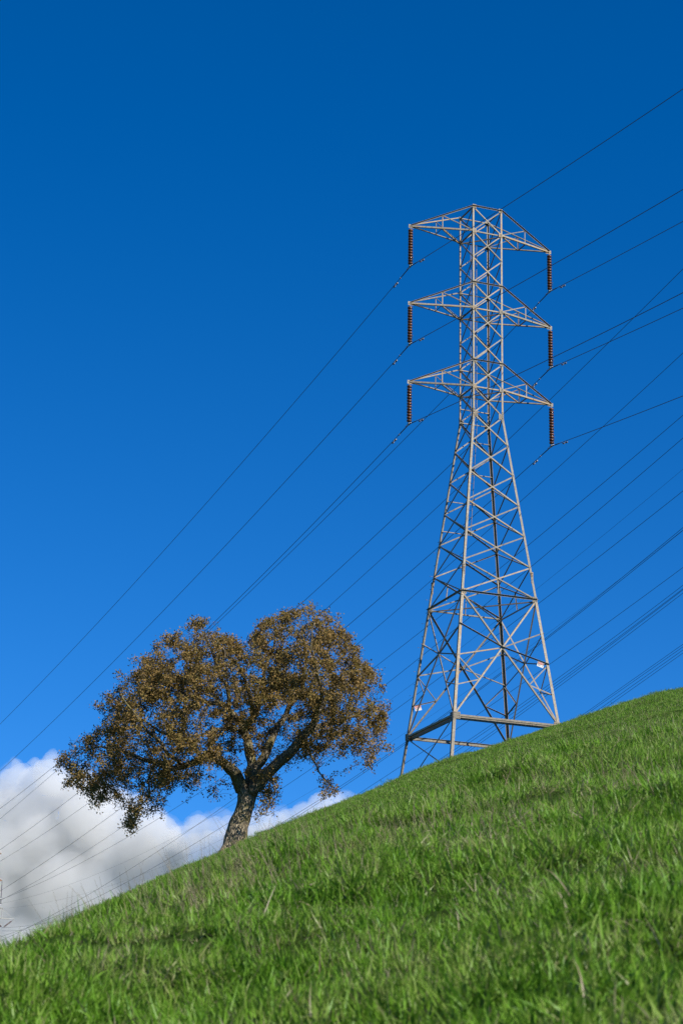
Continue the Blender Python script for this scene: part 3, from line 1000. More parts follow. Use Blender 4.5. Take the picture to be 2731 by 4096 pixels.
LIMBS = [
 [(bb, 700, 900, .26, 0), (bb, 655, 740, .29, -.1), (bb, 610, 625, .27, -.2), (bb, 525, 530, .23, -.4), (bb, 430, 445, .20, -.7), (bb, 300, 412, .18, -1.1), (r4, 650, 745, .15, -1.5),
  (r4, 560, 772, .125, -1.9), (r4, 480, 752, .10, -2.1), (r4, 420, 735, .09, -2.3), (r4, 330, 700, .065, -2.3), (r4, 230, 690, .045, -2.2), (r4, 140, 690, .02, -2.0)],
 [(bb, 770, 900, .28, -.1), (bb, 880, 730, .27, -.3), (bb, 1000, 615, .25, -.5), (bb, 1120, 505, .235, -.8), (bb, 1265, 355, .22, -1.1), (bb, 1400, 215, .20, -1.3), (bb, 1530, 55, .17, -1.5),
  (r4, 1200, 520, .13, -1.7), (r4, 1235, 460, .11, -1.9), (r4, 1300, 400, .08, -2.0), (r4, 1380, 380, .04, -2.1)],
 [(r4, 1140, 620, .12, -1.4), (r4, 1220, 585, .10, -.8), (r4, 1290, 562, .08, 0), (r4, 1350, 545, .06, .6), (r4, 1430, 520, .03, 1.0)],
 [(bb, 800, 850, .24, .2), (bb, 860, 650, .22, .4), (bb, 885, 500, .205, .6), (bb, 965, 370, .185, .8), (bb, 1060, 205, .165, 1.0), (bb, 1140, 20, .145, 1.2), (r4, 1060, 540, .12, 1.3),
  (r4, 1078, 470, .11, 1.3), (r4, 1130, 420, .09, 1.2), (r4, 1142, 330, .08, 1.0), (r4, 1140, 240, .055, .9), (r4, 1125, 150, .025, .8)],
 [(bb, 770, 850, .24, .4), (bb, 790, 600, .21, .7), (bb, 800, 420, .205, .9), (bb, 770, 260, .195, 1.2), (bb, 730, 110, .185, 1.4), (bb, 690, 0, .17, 1.5), (r4, 830, 550, .15, 1.6),
  (r4, 790, 500, .125, 1.6), (r4, 740, 480, .11, 1.5), (r4, 690, 475, .09, 1.3), (r4, 620, 455, .07, 1.0), (r4, 580, 400, .05, .8), (r4, 555, 330, .02, .5)],
 [(r4, 862, 585, .14, 1.5), (r4, 905, 555, .12, 2.0), (r4, 932, 500, .115, 2.4), (r4, 950, 430, .10, 2.8), (r4, 958, 350, .08, 3.1), (r4, 990, 270, .065, 3.2), (r4, 1000, 190, .03, 3.2)],
 [(r4, 850, 605, .11, 1.2), (r4, 785, 588, .095, .6), (r4, 740, 603, .075, 0), (r4, 690, 625, .05, -.6), (r4, 630, 630, .03, -1.2)],
 [(r4, 800, 515, .10, 1.6), (r4, 800, 430, .085, 1.2), (r4, 762, 350, .07, .7), (r4, 722, 250, .05, .3), (r4, 700, 165, .02, 0)],
 [(r4, 1120, 650, .06, -1.2), (r4, 1160, 690, .05, -1.0), (r4, 1188, 755, .042, -.8), (r4, 1202, 800, .035, -.7), (r4, 1250, 845, .018, -.6)],
 [(r4, 470, 755, .06, -2.1), (r4, 448, 805, .055, -2.2), (r4, 440, 850, .05, -2.3), (r4, 432, 900, .04, -2.3), (r4, 400, 942, .025, -2.3), (r4, 372, 1010, .012, -2.3)],
 [(r4, 590, 760, .09, -1.8), (r4, 520, 690, .075, -2.8), (r4, 440, 610, .06, -3.5), (r4, 370, 520, .045, -3.8), (r4, 320, 440, .02, -3.9)],
 [(r4, 700, 740, .10, -1.2), (r4, 640, 690, .085, 0.2), (r4, 560, 640, .07, 1.4), (r4, 460, 590, .05, 2.4), (r4, 370, 540, .02, 3.0)],
 [(r4, 1095, 470, .08, 1.3), (r4, 1180, 400, .07, 2.2), (r4, 1260, 320, .055, 2.8), (r4, 1330, 260, .025, 3.0)],
 [(r4, 1190, 540, .10, -1.7), (r4, 1210, 440, .08, -3.0), (r4, 1200, 330, .06, -3.8), (r4, 1170, 220, .04, -4.0), (r4, 1190, 130, .02, -4.0)],
 [(r4, 905, 560, .10, 1.8), (r4, 900, 460, .085, .2), (r4, 860, 350, .07, -1.2), (r4, 800, 260, .05, -2.0), (r4, 740, 190, .02, -2.4)],
]
CROWN = [(30, 740), (80, 640), (150, 610), (215, 600), (240, 540), (210, 480), (268, 425), (258, 385), (330, 360), (370, 352), (405, 260), (470, 235), (528, 222), (505, 165), (560, 168), (600, 130),
         (650, 90), (720, 95), (770, 185), (815, 150), (850, 215), (905, 180), (940, 105), (1010, 70), (1080, 55), (1180, 45), (1230, 80), (1290, 100), (1320, 150), (1340, 205), (1390, 230), (1400, 292),
         (1450, 322), (1470, 370), (1490, 440), (1520, 482), (1500, 560), (1515, 660), (1475, 705), (1455, 760), (1420, 775), (1385, 735), (1340, 690), (1300, 720), (1270, 690), (1230, 720), (1250, 790), (1285, 860), (1240, 900),
         (1205, 850), (1180, 790), (1150, 720), (1110, 740), (1060, 790), (1010, 790), (1035, 870), (1020, 940), (970, 975), (910, 1000), (925, 930), (950, 850), (900, 800), (840, 790), (790, 800), (775, 865), (740, 900), (690, 890), (640, 885),
         (600, 870), (560, 830), (540, 900), (520, 975), (480, 955), (440, 960), (405, 1010), (375, 1075), (350, 1060), (335, 1000), (345, 950), (300, 955), (270, 880), (235, 930), (190, 970), (175, 900), (130, 870), (75, 855), (62, 790)]

def in_poly(px, py, poly):
    px = np.asarray(px); py = np.asarray(py)
    c = np.zeros(px.shape, bool)
    n = len(poly)
    for i in range(n):
        x1, y1 = poly[i]; x2, y2 = poly[(i + 1) % n]
        if y1 == y2: continue
        t = ((y1 > py) != (y2 > py)) & (px < (x2 - x1) * (py - y1) / (y2 - y1) + x1)
        c ^= t
    return c

def edge_dist(px, py, poly):
    d = np.full(px.shape, 1e9)
    n = len(poly)
    for i in range(n):
        a = np.array(poly[i], float); b = np.array(poly[(i + 1) % n], float)
        ab = b - a
        t = np.clip(((px - a[0]) * ab[0] + (py - a[1]) * ab[1]) / (ab @ ab), 0, 1)
        d = np.minimum(d, np.hypot(px - a[0] - ab[0] * t, py - a[1] - ab[1] * t))
    return d

def build_tree():
    # trunk
    tp, tr = path([(bb, 555, 1690, .66, 0), (bb, 566, 1620, .60, 0), (bb, 585, 1540, .52, 0), (bb, 605, 1430, .48, 0), (bb, 636, 1280, .445, 0), (bb, 690, 1130, .385, 0), (bb, 733, 985, .365, 0), (bb, 745, 890, .41, 0), (bb, 752, 820, .40, 0)])
    tp, tr = catmull(tp, tr, .06)
    n = 40
    V, F = [], []
    for i, (p, r) in enumerate(zip(tp, tr)):
        t = (tp[min(i + 1, len(tp) - 1)] - tp[max(i - 1, 0)]).normalized()
        a = Vector((1, 0, 0)); a = (a - t * a.dot(t)).normalized(); b = t.cross(a)
        flare = max(0, 1 - i / 16) ** 2
        for k in range(n):
            q = 2 * math.pi * k / n
            d = a * math.cos(q) + b * math.sin(q)
            w = p * 1.0 + d * r
            rr = r * (1 + .10 * noise.noise(w * 1.6) + .05 * noise.noise(w * 4.5) + flare * .25 * math.sin(q * 5 + 1.0)
                      + .030 * noise.noise(Vector((math.cos(q) * 9, math.sin(q) * 9, w.z * 1.8))))
            V.append(p + d * rr - TB)
    for i in range(len(tp) - 1):
        for k in range(n):
            k2 = (k + 1) % n
            F.append((i * n + k, i * n + k2, (i + 1) * n + k2, (i + 1) * n + k))
    F.append(tuple((len(tp) - 1) * n + k for k in range(n)))
    obj('trunk', V, F, M['lit_trunk_bark'], tree, True)
    # skeleton nodes
    pos, par, rad_, limb_id = [], [], [], []
    for li, it in enumerate(LIMBS):
        P, R = path(it)
        P, R = catmull(P, R, .22)
        for i, (p, r) in enumerate(zip(P, R)):
            jit = Vector((noise.noise(p * 1.35 + Vector((7, 0, 0))), noise.noise(p * 1.35), noise.noise(p * 1.35 + Vector((0, 5, 0))))) * (.17 if 2 < i else 0)
            pos.append(p + jit); par.append(-1 if i == 0 else len(pos) - 2); rad_.append(r); limb_id.append(li)
    n_manual = len(pos)
    # points the twigs grow towards, clumped
    N = 30000
    px = rng.uniform(20, 1530, N); py = rng.uniform(40, 1080, N)
    ok = in_poly(px, py, CROWN)
    px, py = px[ok], py[ok]
    ed = edge_dist(px, py, CROWN)
    half_d = 4.4 * np.sqrt(np.clip(1 - (1 - np.minimum(ed / 230, 1)) ** 2, 0.02, 1))
    u = rng.uniform(-1, 1, len(px)); u = np.sign(u) * np.abs(u) ** .65
    cx = (px - 760) / 760
    mid = -0.4 + 0.0 * cx
    dy = mid + u * half_d
    low = np.clip((py - 470) / 200, 0, 1)
    dy = np.where(px > 820, np.maximum(dy, -4.4 + 3.0 * low), dy)   # the low front is open, light reaches the trunk
    att = []
    for x, y, d, e in zip(px, py, dy, ed):
        q = P3(r4(x, y), d)
        c = 1.15 * noise.noise(q * .62) + .6 * noise.noise(q * 1.6 + Vector((3, 3, 3)))
        core = (x - 930) ** 2 / 235 ** 2 + (y - 625) ** 2 / 185 ** 2
        if core < 1 and random.random() < (.80 if d < .6 else .30) * min(1, 1.6 * (1.05 - core)): continue
        if e > 9 and (c > -.05 or (e < 24 and c > -.14)): att.append(q)
    A = np.array([tuple(q) for q in att]); rng.shuffle(A); A = A[:8500]
    out_pts = []
    for _ in range(80):                                   # ragged sprigs beyond the even outline
        j = rng.integers(0, len(CROWN)); a_ = np.array(CROWN[j], float); b_ = np.array(CROWN[(j + 1) % len(CROWN)], float)
        t_ = rng.random(); e_ = a_ + (b_ - a_) * t_; nrm = np.array([(b_ - a_)[1], -(b_ - a_)[0]]); nrm /= np.linalg.norm(nrm) + 1e-9
        q_ = e_ + nrm * rng.uniform(0, 18)
        out_pts.append(tuple(P3(r4(q_[0], q_[1]), rng.uniform(-1.5, 1.5))))
    A = np.vstack([A, np.array(out_pts)])
    P = np.array([tuple(p) for p in pos])
    # space colonisation
    def nearest(Q, P_, base):
        d = np.linalg.norm(Q[:, None, :] - P_[None], axis=2)
        j = d.argmin(1)
        return d[np.arange(len(Q)), j], j + base
    nd_, ni = nearest(A, P, 0)
    step, kill, infl = .19, .22, 6.0
    for it in range(170):
        m = nd_ < infl
        if not m.any(): break
        ids = ni[m]
        dirs = A[m] - P[ids]
        dirs /= np.linalg.norm(dirs, axis=1)[:, None] + 1e-9
        uq, inv = np.unique(ids, return_inverse=True)
        acc = np.zeros((len(uq), 3)); np.add.at(acc, inv, dirs)
        acc /= np.linalg.norm(acc, axis=1)[:, None] + 1e-9
        acc += rng.normal(0, .30, acc.shape); acc /= np.linalg.norm(acc, axis=1)[:, None]
        new = P[uq] + acc * step
        base = len(P)
        P = np.vstack([P, new])
        for k, u_ in enumerate(uq):
            par.append(int(u_)); limb_id.append(limb_id[u_]); rad_.append(0.0)
        d2, j2 = nearest(A, new, base)
        b = d2 < nd_
        nd_ = np.where(b, d2, nd_); ni = np.where(b, j2, ni)
        keep = nd_ > kill
        A, nd_, ni = A[keep], nd_[keep], ni[keep]
        if len(A) == 0: break
    has_kid = set(par)
    lowtips = [i for i in range(n_manual, len(P)) if i not in has_kid and P[i][2] < TB.z + 6.2]
    rng.shuffle(lowtips)
    extra = []
    for i in lowtips[:120]:
        cur, p = i, P[i].copy()
        d_ = np.array([rng.normal(0, .3), rng.normal(0, .3), -1.0])
        for k in range(rng.integers(3, 8)):
            d_ = d_ + rng.normal(0, .35, 3); d_ /= np.linalg.norm(d_)
            p = p + d_ * .15
            extra.append(p.copy()); par.append(int(cur)); limb_id.append(limb_id[i]); rad_.append(0.0); cur = len(P) + len(extra) - 1
    n_grown = len(P)
    P = np.vstack([P, np.array(extra)])
    n = len(P)
    par = np.array(par); rad_ = np.array(rad_)
    kids = [[] for _ in range(n)]
    for i, p in enumerate(par):
        if p >= 0: kids[p].append(i)
    # radii by the pipe rule on grown nodes
    acc = np.zeros(n)
    ex = 2.25
    for i in range(n - 1, -1, -1):
        if i >= n_manual:
            rad_[i] = max(.0065 ** ex, acc[i]) ** (1 / ex)
            if par[i] >= n_manual: acc[par[i]] += rad_[i] ** ex
    for i in range(n_manual, n):
        p = par[i]
        rad_[i] = min(rad_[i], .05, .8 * rad_[p])
    rad_ = np.maximum(rad_, .006)
    # one mesh per limb
    TBn = np.array(tuple(TB))
    done = np.zeros(n, bool)
    geo = [([], []) for _ in LIMBS]
    order = list(range(n))
    for i in order:
        if done[i]: continue
        # follow the chain of the thickest child
        chain = [i]
        cur = i
        while True:
            ks = [k for k in kids[cur] if not done[k] and k not in chain]
            if cur < n_manual:
                mk = [k for k in ks if k < n_manual and limb_id[k] == limb_id[cur]]
                if not mk: break
                nx = mk[0]
            else:
                if not ks: break
                nx = max(ks, key=lambda k: rad_[k])
            chain.append(nx); cur = nx
        for c_ in chain: done[c_] = True
        pts = [Vector(P[c_] - TBn) for c_ in chain]
        rr = [float(rad_[c_]) for c_ in chain]
        if i >= n_manual and par[i] >= 0:
            pts = [Vector(P[par[i]] - TBn)] + pts; rr = [rr[0] * 1.1] + rr
        if len(pts) < 2: continue
        big = max(rr)
        ns = 16 if big > .12 else (8 if big > .045 else (5 if big > .015 else 3))
        V, F = geo[limb_id[i]]
        tube_geo(pts, rr, ns, V, F, cap=big > .02)
    for li, (V, F) in enumerate(geo):
        if not V: continue
        if li < 8:
            V = [v + (v.normalized() * 0) for v in V]
        obj('limb', V, F, M['bark'], tree, True)
    # leaves: small folded lozenges in sprays round the twig ends
    tips = [i for i in range(n_manual, n) if rad_[i] < .016]
    LC, LR = [], []
    for i in tips:
        q = Vector(P[i])
        c = noise.noise(q * .95 + Vector((11, 2, 5))) + .5 * noise.noise(q * 2.3)
        end = len(kids[i]) == 0
        k = int((62 if end else 7) * min(2.5, max(.02, .66 + 3.6 * c)))
        if P[i][2] < TB.z + 5.2 and abs(P[i][0] - TB.x) > 1.0 and P[i][0] < TB.x + 9: k = int(k * .7)
        if i >= n_grown: k = rng.integers(2, 6)
        sc = .19 if (end and i < n_grown) else .12
        LC.append(P[i] + rng.normal(0, sc * .62, (k, 3)) + np.array([0, 0, -.03]))
    LC = np.vstack(LC)
    m = len(LC)
    d = rng.normal(0, 1, (m, 3)); d[:, 2] -= .35; d /= np.linalg.norm(d, axis=1)[:, None]
    w = rng.normal(0, 1, (m, 3)); w[:, 2] *= .6; w -= d * (w * d).sum(1)[:, None]; w /= np.linalg.norm(w, axis=1)[:, None]
    nn = np.cross(d, w)
    ln_ = rng.uniform(.07, .125, m)[:, None]; wd = ln_ * rng.uniform(.26, .36, m)[:, None]
    fold = rng.uniform(-.35, .35, m)[:, None] * wd
    a0 = LC - d * ln_ * .5; a1 = LC + w * wd + nn * fold; a2 = LC + d * ln_ * .5; a3 = LC - w * wd + nn * fold
    V = np.stack([a0, a1, a2, a3], 1).reshape(-1, 3) - TBn
    Fq = np.arange(m * 4).reshape(m, 4)
    T3 = np.concatenate([Fq[:, [0, 1, 2]], Fq[:, [0, 2, 3]]])
    me = np_mesh('foliage', V, T3, M['leaf'])
    at_ = me.attributes.new('tint', 'FLOAT', 'POINT')
    at_.data.foreach_set('value', np.repeat(rng.uniform(0, .5, m), 4).astype(np.float32))
    tag(link('foliage', me, tree), kind='stuff')
    print("TREE nodes", n, "leaves", m, flush=True)
build_tree()

# ------------------------------------------------------------------ clouds
def mat_cloud(name, dens):
    m, nt, out = nodes(name)
    v = nd(nt, 'ShaderNodeVolumeScatter', Density=dens, Anisotropy=0.2)
    v.inputs['Color'].default_value = (.63, .655, .715, 1)
    nt.links.new(v.outputs[0], out.inputs['Volume'])
    return m
M['cloud'] = mat_cloud('cumulus_vapour', .0150)
M['veil'] = mat_cloud('cumulus_veil', .0050)
CY = 6000.0
import bmesh
def cloud(name, label, puffs, voxel):
    """puffs: (px, py, radius px, dy) merged into one lumpy body, with a thinner ragged veil round it"""
    k = CY / math.cos(PITCH) / FPX
    ob = None
    for part, grow, amp, seed in (('core', 1.0, 1.0, 0), ('veil', 1.12, 1.7, 40)):
        src = bpy.data.meshes.new('puffs')
        bm = bmesh.new()
        for (x, y, r, d) in puffs:
            bmesh.ops.create_icosphere(bm, subdivisions=3, radius=r * k * grow, matrix=Matrix.Translation(at(x, y, CY + d)))
        bm.to_mesh(src); bm.free()
        o = bpy.data.objects.new('puffs', src); COL.objects.link(o)
        md = o.modifiers.new('r', 'REMESH'); md.mode = 'VOXEL'; md.voxel_size = voxel
        me = bpy.data.meshes.new_from_object(o.evaluated_get(bpy.context.evaluated_depsgraph_get()))
        bpy.data.objects.remove(o)
        n = len(me.vertices)
        co = np.empty(n * 3, np.float32); me.vertices.foreach_get('co', co); co = co.reshape(-1, 3)
        no = np.empty(n * 3, np.float32); me.vertices.foreach_get('normal', no); no = no.reshape(-1, 3)
        sh = Vector((seed, seed, seed))
        dsp = np.array([12.0 * noise.fractal(Vector(c_) * .017 + sh, .8, 2.1, 6) + 13 * noise.noise(Vector(c_) * .006 + sh) for c_ in co]) * amp
        co = co + no * dsp[:, None]
        me.vertices.foreach_set('co', co.ravel())
        me.materials.clear(); me.materials.append(M['cloud' if part == 'core' else 'veil'])
        me.update()
        if ob is None:
            ob = link(name, me)
            tag(ob, label, 'cloud')
        else:
            link(part, me, ob)
    return ob
r_ = random.Random(3)
left_top = [(-330, 3120), (-240, 3090), (-150, 3110), (-60, 3130), (10, 3120), (62, 3080), (120, 3120), (150, 3085), (205, 3055), (260, 3075), (330, 3090), (400, 3110), (470, 3140), (540, 3180), (600, 3225), (640, 3270)]
pf = []
for (x, y) in left_top:
    pf.append((x, y + 55, 58 + r_.random() * 18, r_.uniform(-60, 60)))
    pf.append((x + r_.uniform(-40, 40), y + 150, 110, r_.uniform(-40, 120)))
    pf.append((x + r_.uniform(-30, 30) - 20, y + 290, 140, r_.uniform(0, 160)))
    if x < 560: pf.append((x - 30, y + 470, 160, r_.uniform(40, 200)))
    if x < 200: pf.append((x - 30, y + 680, 160, r_.uniform(40, 200)))
pf += [(62, 3052, 20, 0), (140, 3062, 24, 0), (205, 3035, 34, 0), (640, 3400, 60, 60), (600, 3480, 70, 60)]
cloud('cloud', 'large white cumulus cloud bank at the lower left behind the tree', pf, 7.0)
right_top = [(740, 3330), (800, 3292), (860, 3275), (920, 3270), (985, 3255), (1045, 3245), (1100, 3262), (1165, 3268), (1225, 3240), (1290, 3205), (1345, 3190), (1400, 3205), (1460, 3230)]
pf = []
for (x, y) in right_top:
    pf.append((x, y + 30, 42 + r_.random() * 14, r_.uniform(-50, 50)))
    pf.append((x, y + 130, 85, r_.uniform(0, 100)))
    pf.append((x, y + 260, 110, r_.uniform(40, 140)))
cloud('cloud', 'smaller white cumulus cloud rising behind the trunk and the hill', pf, 6.0)

# ------------------------------------------------------------------ grass
SRC = bpy.data.collections.new('grass_sources')
def blade_clump(name, nb, radius, lmin, lmax, wmin, wmax, bend, mat, dead=.12, seg=3, seed=0, lean=0.0):
    """tuft of tapering, arching blades"""
    g = np.random.default_rng(seed)
    V, Fq, T = [], [], []
    for b in range(nb):
        r = radius * math.sqrt(g.random()); q = g.random() * 2 * math.pi
        p = np.array([r * math.cos(q), r * math.sin(q), -.015])
        L_ = g.uniform(lmin, lmax); wd = g.uniform(wmin, wmax)
        yaw = q + g.normal(0, 1.0)
        h = np.array([math.cos(yaw), math.sin(yaw), 0])
        tw = yaw + math.pi / 2 + g.normal(0, .5)
        sd = np.array([math.cos(tw), math.sin(tw), 0])
        th = abs(g.normal(.42, .38)); bd = abs(g.normal(.6, .45)) * bend
        isdead = g.random() < dead
        if isdead: th += g.uniform(.3, 1.0)
        tint = g.uniform(.42, .60) if isdead else min(.40, abs(g.normal(.10, .12)))
        base = len(V)
        for k in range(seg + 1):
            t = k / seg
            ww = wd * (1 - t ** 2.0) * .5 + .0003
            V.append(p + sd * ww); V.append(p - sd * ww); T += [tint, tint]
            a = th + bd * t * t
            dirv = h * math.sin(a) + np.array([-lean, 0, math.cos(a)]); dirv /= np.linalg.norm(dirv)
            p = p + dirv * (L_ / seg)
        for k in range(seg):
            i = base + 2 * k
            Fq.append((i, i + 1, i + 3, i + 2))
    me = np_mesh(name, np.array(V), np.array(Fq), mat, True)
    a = me.attributes.new('tint', 'FLOAT', 'POINT'); a.data.foreach_set('value', np.array(T, np.float32))
    return bpy.data.objects.new(name, me)

def stalk_clump(name, ns, radius, lmin, lmax, seed, head=True):
    g = np.random.default_rng(seed)
    V, F, T = [], [], []
    for s in range(ns):
        q = g.random() * 6.28; r = radius * math.sqrt(g.random())
        p = Vector((r * math.cos(q), r * math.sin(q), -.02))
        L_ = g.uniform(lmin, lmax)
        yaw = g.uniform(0, 6.28); th = abs(g.normal(.12, .14)); bd = g.uniform(0, .5)
        h = Vector((math.cos(yaw), math.sin(yaw), 0))
        pts = [p.copy()]; m = 6
        for k in range(m):
            a = th + bd * (k / m) ** 2
            p = p + (h * math.sin(a) + Vector((-.16, 0, math.cos(a)))).normalized() * (L_ / m); pts.append(p.copy())
        n0 = len(V)
        tube_geo(pts, [.0013 - .0009 * k / m for k in range(m + 1)], 3, V, F, cap=False)
        if head and g.random() < .55:
            for k in range(9):
                t = 1 - k * .035
                c = pts[-1] * (1 - (1 - t) * m * .9) + pts[-2] * ((1 - t) * m * .9) if (1 - t) * m < 1.1 else pts[-2]
                dv = Vector((g.normal(0, 1), g.normal(0, 1), g.normal(.6, .6))).normalized()
                tube_geo([c, c + dv * .010, c + dv * .020], [.0006, .0022, .0004], 3, V, F, cap=False)
        T += [g.uniform(.1, .8)] * (len(V) - n0)
    me = np_mesh(name, np.array([tuple(v) for v in V]), np.array(F), M['straw'])
    a = me.attributes.new('tint', 'FLOAT', 'POINT'); a.data.foreach_set('value', np.array(T, np.float32))
    return bpy.data.objects.new(name, me)

def scatter(name, label, sources, pts, rot, scl, idx):
    coll = bpy.data.collections.new(name + '_sources')
    for i, o in enumerate(sources):
        o.name = '%s_source_%02d' % (name, i)
        coll.objects.link(o)
    me = bpy.data.meshes.new(name)
    me.vertices.add(len(pts)); me.vertices.foreach_set('co', np.asarray(pts, np.float32).ravel())
    for nm, typ, arr in (('rot', 'FLOAT_VECTOR', rot), ('scl', 'FLOAT', scl), ('idx', 'INT', idx)):
        a = me.attributes.new(nm, typ, 'POINT')
        a.data.foreach_set('vector' if typ == 'FLOAT_VECTOR' else 'value', np.asarray(arr, np.int32 if typ == 'INT' else np.float32).ravel())
    o = link(name, me)
    ng = bpy.data.node_groups.new(name, 'GeometryNodeTree')
    ng.interface.new_socket('Geometry', in_out='INPUT', socket_type='NodeSocketGeometry')
    ng.interface.new_socket('Geometry', in_out='OUTPUT', socket_type='NodeSocketGeometry')
    N = ng.nodes; L = ng.links.new
    gi, go = N.new('NodeGroupInput'), N.new('NodeGroupOutput')
    ci = N.new('GeometryNodeCollectionInfo'); ci.inputs['Collection'].default_value = coll
    ci.inputs['Separate Children'].default_value = True; ci.inputs['Reset Children'].default_value = True
    iop = N.new('GeometryNodeInstanceOnPoints'); iop.inputs['Pick Instance'].default_value = True
    def attr(nm, dt):
        n = N.new('GeometryNodeInputNamedAttribute'); n.data_type = dt; n.inputs['Name'].default_value = nm
        return n.outputs['Attribute']
    e2r = N.new('FunctionNodeEulerToRotation')
    L(attr('rot', 'FLOAT_VECTOR'), e2r.inputs[0])
    L(gi.outputs[0], iop.inputs['Points']); L(ci.outputs[0], iop.inputs['Instance'])
    L(attr('idx', 'INT'), iop.inputs['Instance Index']); L(e2r.outputs[0], iop.inputs['Rotation']); L(attr('scl', 'FLOAT'), iop.inputs['Scale'])
    L(iop.outputs[0], go.inputs[0])
    md = o.modifiers.new('scatter', 'NODES'); md.node_group = ng
    tag(o, label, 'grass', kind='stuff')
    return o

def wedge(n, r0, r1, a0, a1):
    r = np.sqrt(rng.uniform(r0 * r0, r1 * r1, n)); a = np.radians(rng.uniform(a0, a1, n))
    return r * np.sin(a), r * np.cos(a), r

def fnoise(x, y, s, seed=0.0):
    return (np.sin(x * s + 1.7 * np.sin(y * s * .7 + seed)) + np.sin(y * s * 1.3 + 1.3 * np.sin(x * s * .9 + seed * 2)) + np.sin((x + y) * s * .6 + seed)) / 3

near_src = [blade_clump('clump', 22, .055, .04, .10, .0036, .0070, 1.3, M['blade'], dead=.05, seg=5, seed=i, lean=.08) for i in range(10)]
near_src += [blade_clump('clump', 20, .07, .03, .08, .0028, .0055, 1.8, M['blade'], dead=.5, seg=5, seed=40 + i, lean=.08) for i in range(3)]
near_src += [blade_clump('clump', 16, .045, .08, .15, .0042, .0078, 1.6, M['blade'], dead=.04, seg=6, seed=60 + i, lean=.12) for i in range(4)]
def near_field(name, label, n, r0, r1, a0, a1, smin, smax):
    x, y, r = wedge(n, r0, r1, a0, a1)
    f = .8 * fnoise(x, y, 2.6) + .8 * fnoise(x, y, 6.3, 2) + .7 * fnoise(x, y, 13.0, 4)
    keep = rng.random(n) < np.clip(.60 + .95 * f, .03, 1)
    x, y, r, f = x[keep], y[keep], r[keep], f[keep]
    n = len(x)
    z = hill(x, y)
    idx = rng.integers(0, 10, n)
    dead = rng.random(n) < np.clip(.06 + .42 * fnoise(x, y, 1.7, 5), .01, .5)
    tall = rng.random(n) < np.clip(.08 + .30 * f, .01, .5)
    idx = np.where(tall, rng.integers(13, 17, n), idx); idx = np.where(dead, rng.integers(10, 13, n), idx)
    scl = rng.uniform(smin, smax, n) * np.clip(1 + .32 * f, .55, 1.45)
    lx = .85 * fnoise(x, y, 5.1, 6); ly = .85 * fnoise(x, y, 4.7, 9) - .12
    rot = np.stack([lx + rng.normal(0, .28, n), ly + rng.normal(0, .28, n), rng.uniform(0, 6.28, n)], -1)
    return scatter(name, label, near_src, np.stack([x, y, z], -1), rot, scl, idx)
near_field('near_grass', 'blurred green meadow grass filling the foreground slope', 165000, 2.5, 20, -14, 14, .48, .92)

far_src = [blade_clump('tuft', 80, .26, .035, .085, .005, .010, 1.2, M['blade'], dead=.10, seg=2, seed=100 + i, lean=.15) for i in range(6)]
far_src += [blade_clump('tuft', 60, .26, .035, .08, .005, .010, 1.5, M['blade'], dead=.45, seg=2, seed=120 + i, lean=.15) for i in range(2)]
n = 75000
x, y, r = wedge(n, 20, 118, -14, 14)
keep = (r > 32) | (rng.random(n) < .35)
x, y = x[keep], y[keep]; n = len(x)
f = fnoise(x, y, .55) + .6 * fnoise(x, y, 1.7, 3)
idx = np.where(rng.random(n) < np.clip(.12 + .2 * fnoise(x, y, .3, 4), 0, .4), rng.integers(6, 8, n), rng.integers(0, 6, n))
feet = [wld(cn(k_, FOOT[k_])) for k_ in 'ABCD'] + [TB]
fx = np.concatenate([f_.x + rng.normal(0, .55, 60) for f_ in feet]); fy = np.concatenate([f_.y + rng.normal(0, .55, 60) for f_ in feet])
nf = len(fx)
x = np.concatenate([x, fx]); y = np.concatenate([y, fy]); f = np.concatenate([f, np.full(nf, 1.0)]); idx = np.concatenate([idx, rng.integers(0, 8, nf)]); n = len(x)
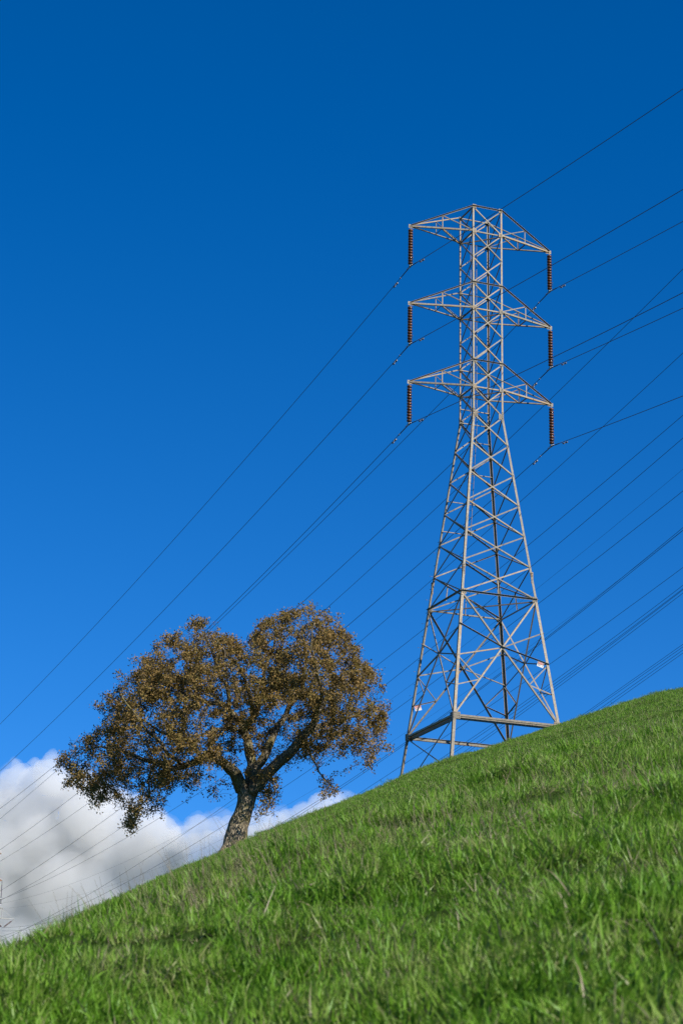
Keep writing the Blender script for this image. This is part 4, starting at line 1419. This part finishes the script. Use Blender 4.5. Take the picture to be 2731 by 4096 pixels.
scatter('far_grass', 'short green grass on the far slope up to the ridge', far_src, np.stack([x, y, hill(x, y)], -1),
        np.stack([rng.normal(0, .12, n), rng.normal(0, .12, n), rng.uniform(0, 6.28, n)], -1), rng.uniform(.7, 1.3, n) * np.clip(1 + .55 * f, .5, 2.0), idx)

stalk_src = [stalk_clump('stalk', 6, .12, .12, .26, 200 + i, False) for i in range(5)] + [stalk_clump('stalk', 3, .06, .10, .20, 220 + i, False) for i in range(3)]
xs, ys = [], []
for _ in range(850):
    a = random.uniform(-12, 13); rn = min(17, max(6.5, 11 + .45 * a))
    if a < -4 and random.random() < .55: continue
    rr = rn * random.uniform(.62, 1.25)
    xx, yy = rr * math.sin(rad(a)), rr * math.cos(rad(a))
    if fnoise(np.array(xx), np.array(yy), 1.1, 8) + random.uniform(-.5, .5) > .12 - .02 * a:
        xs.append(xx); ys.append(yy)
for _ in range(16):
    a = random.uniform(-12, 13); rr = random.uniform(4.5, 8)
    xs.append(rr * math.sin(rad(a))); ys.append(rr * math.cos(rad(a)))
xs, ys = np.array(xs), np.array(ys); n = len(xs)
# bent pale straws lying in the near turf
straw_src = [blade_clump('straw', 2, .05, .06, .15, .0030, .0048, 1.8, M['straw'], dead=1.0, seg=5, seed=300 + i) for i in range(6)]
m_ = 650
sx_, sy_, _r = wedge(m_, 3.5, 14, -13, 13)
scatter('fallen_straw', 'pale bent straws lying among the foreground grass', straw_src, np.stack([sx_, sy_, hill(sx_, sy_) + .02], -1),
        np.stack([rng.normal(0, .3, m_), rng.normal(0, .3, m_), rng.uniform(0, 6.28, m_)], -1), rng.uniform(.6, 1.2, m_), rng.integers(0, 6, m_))
rr = np.hypot(xs, ys)
scatter('dry_stalks', 'tall dry straw stalks standing among the green grass', stalk_src, np.stack([xs, ys, hill(xs, ys)], -1),
        np.stack([rng.normal(0, .10, n), rng.normal(-.12, .12, n), rng.uniform(-.6, .6, n)], -1), rng.uniform(.6, 1.15, n) * np.where(rr < 8, .6, 1), rng.integers(0, 8, n))
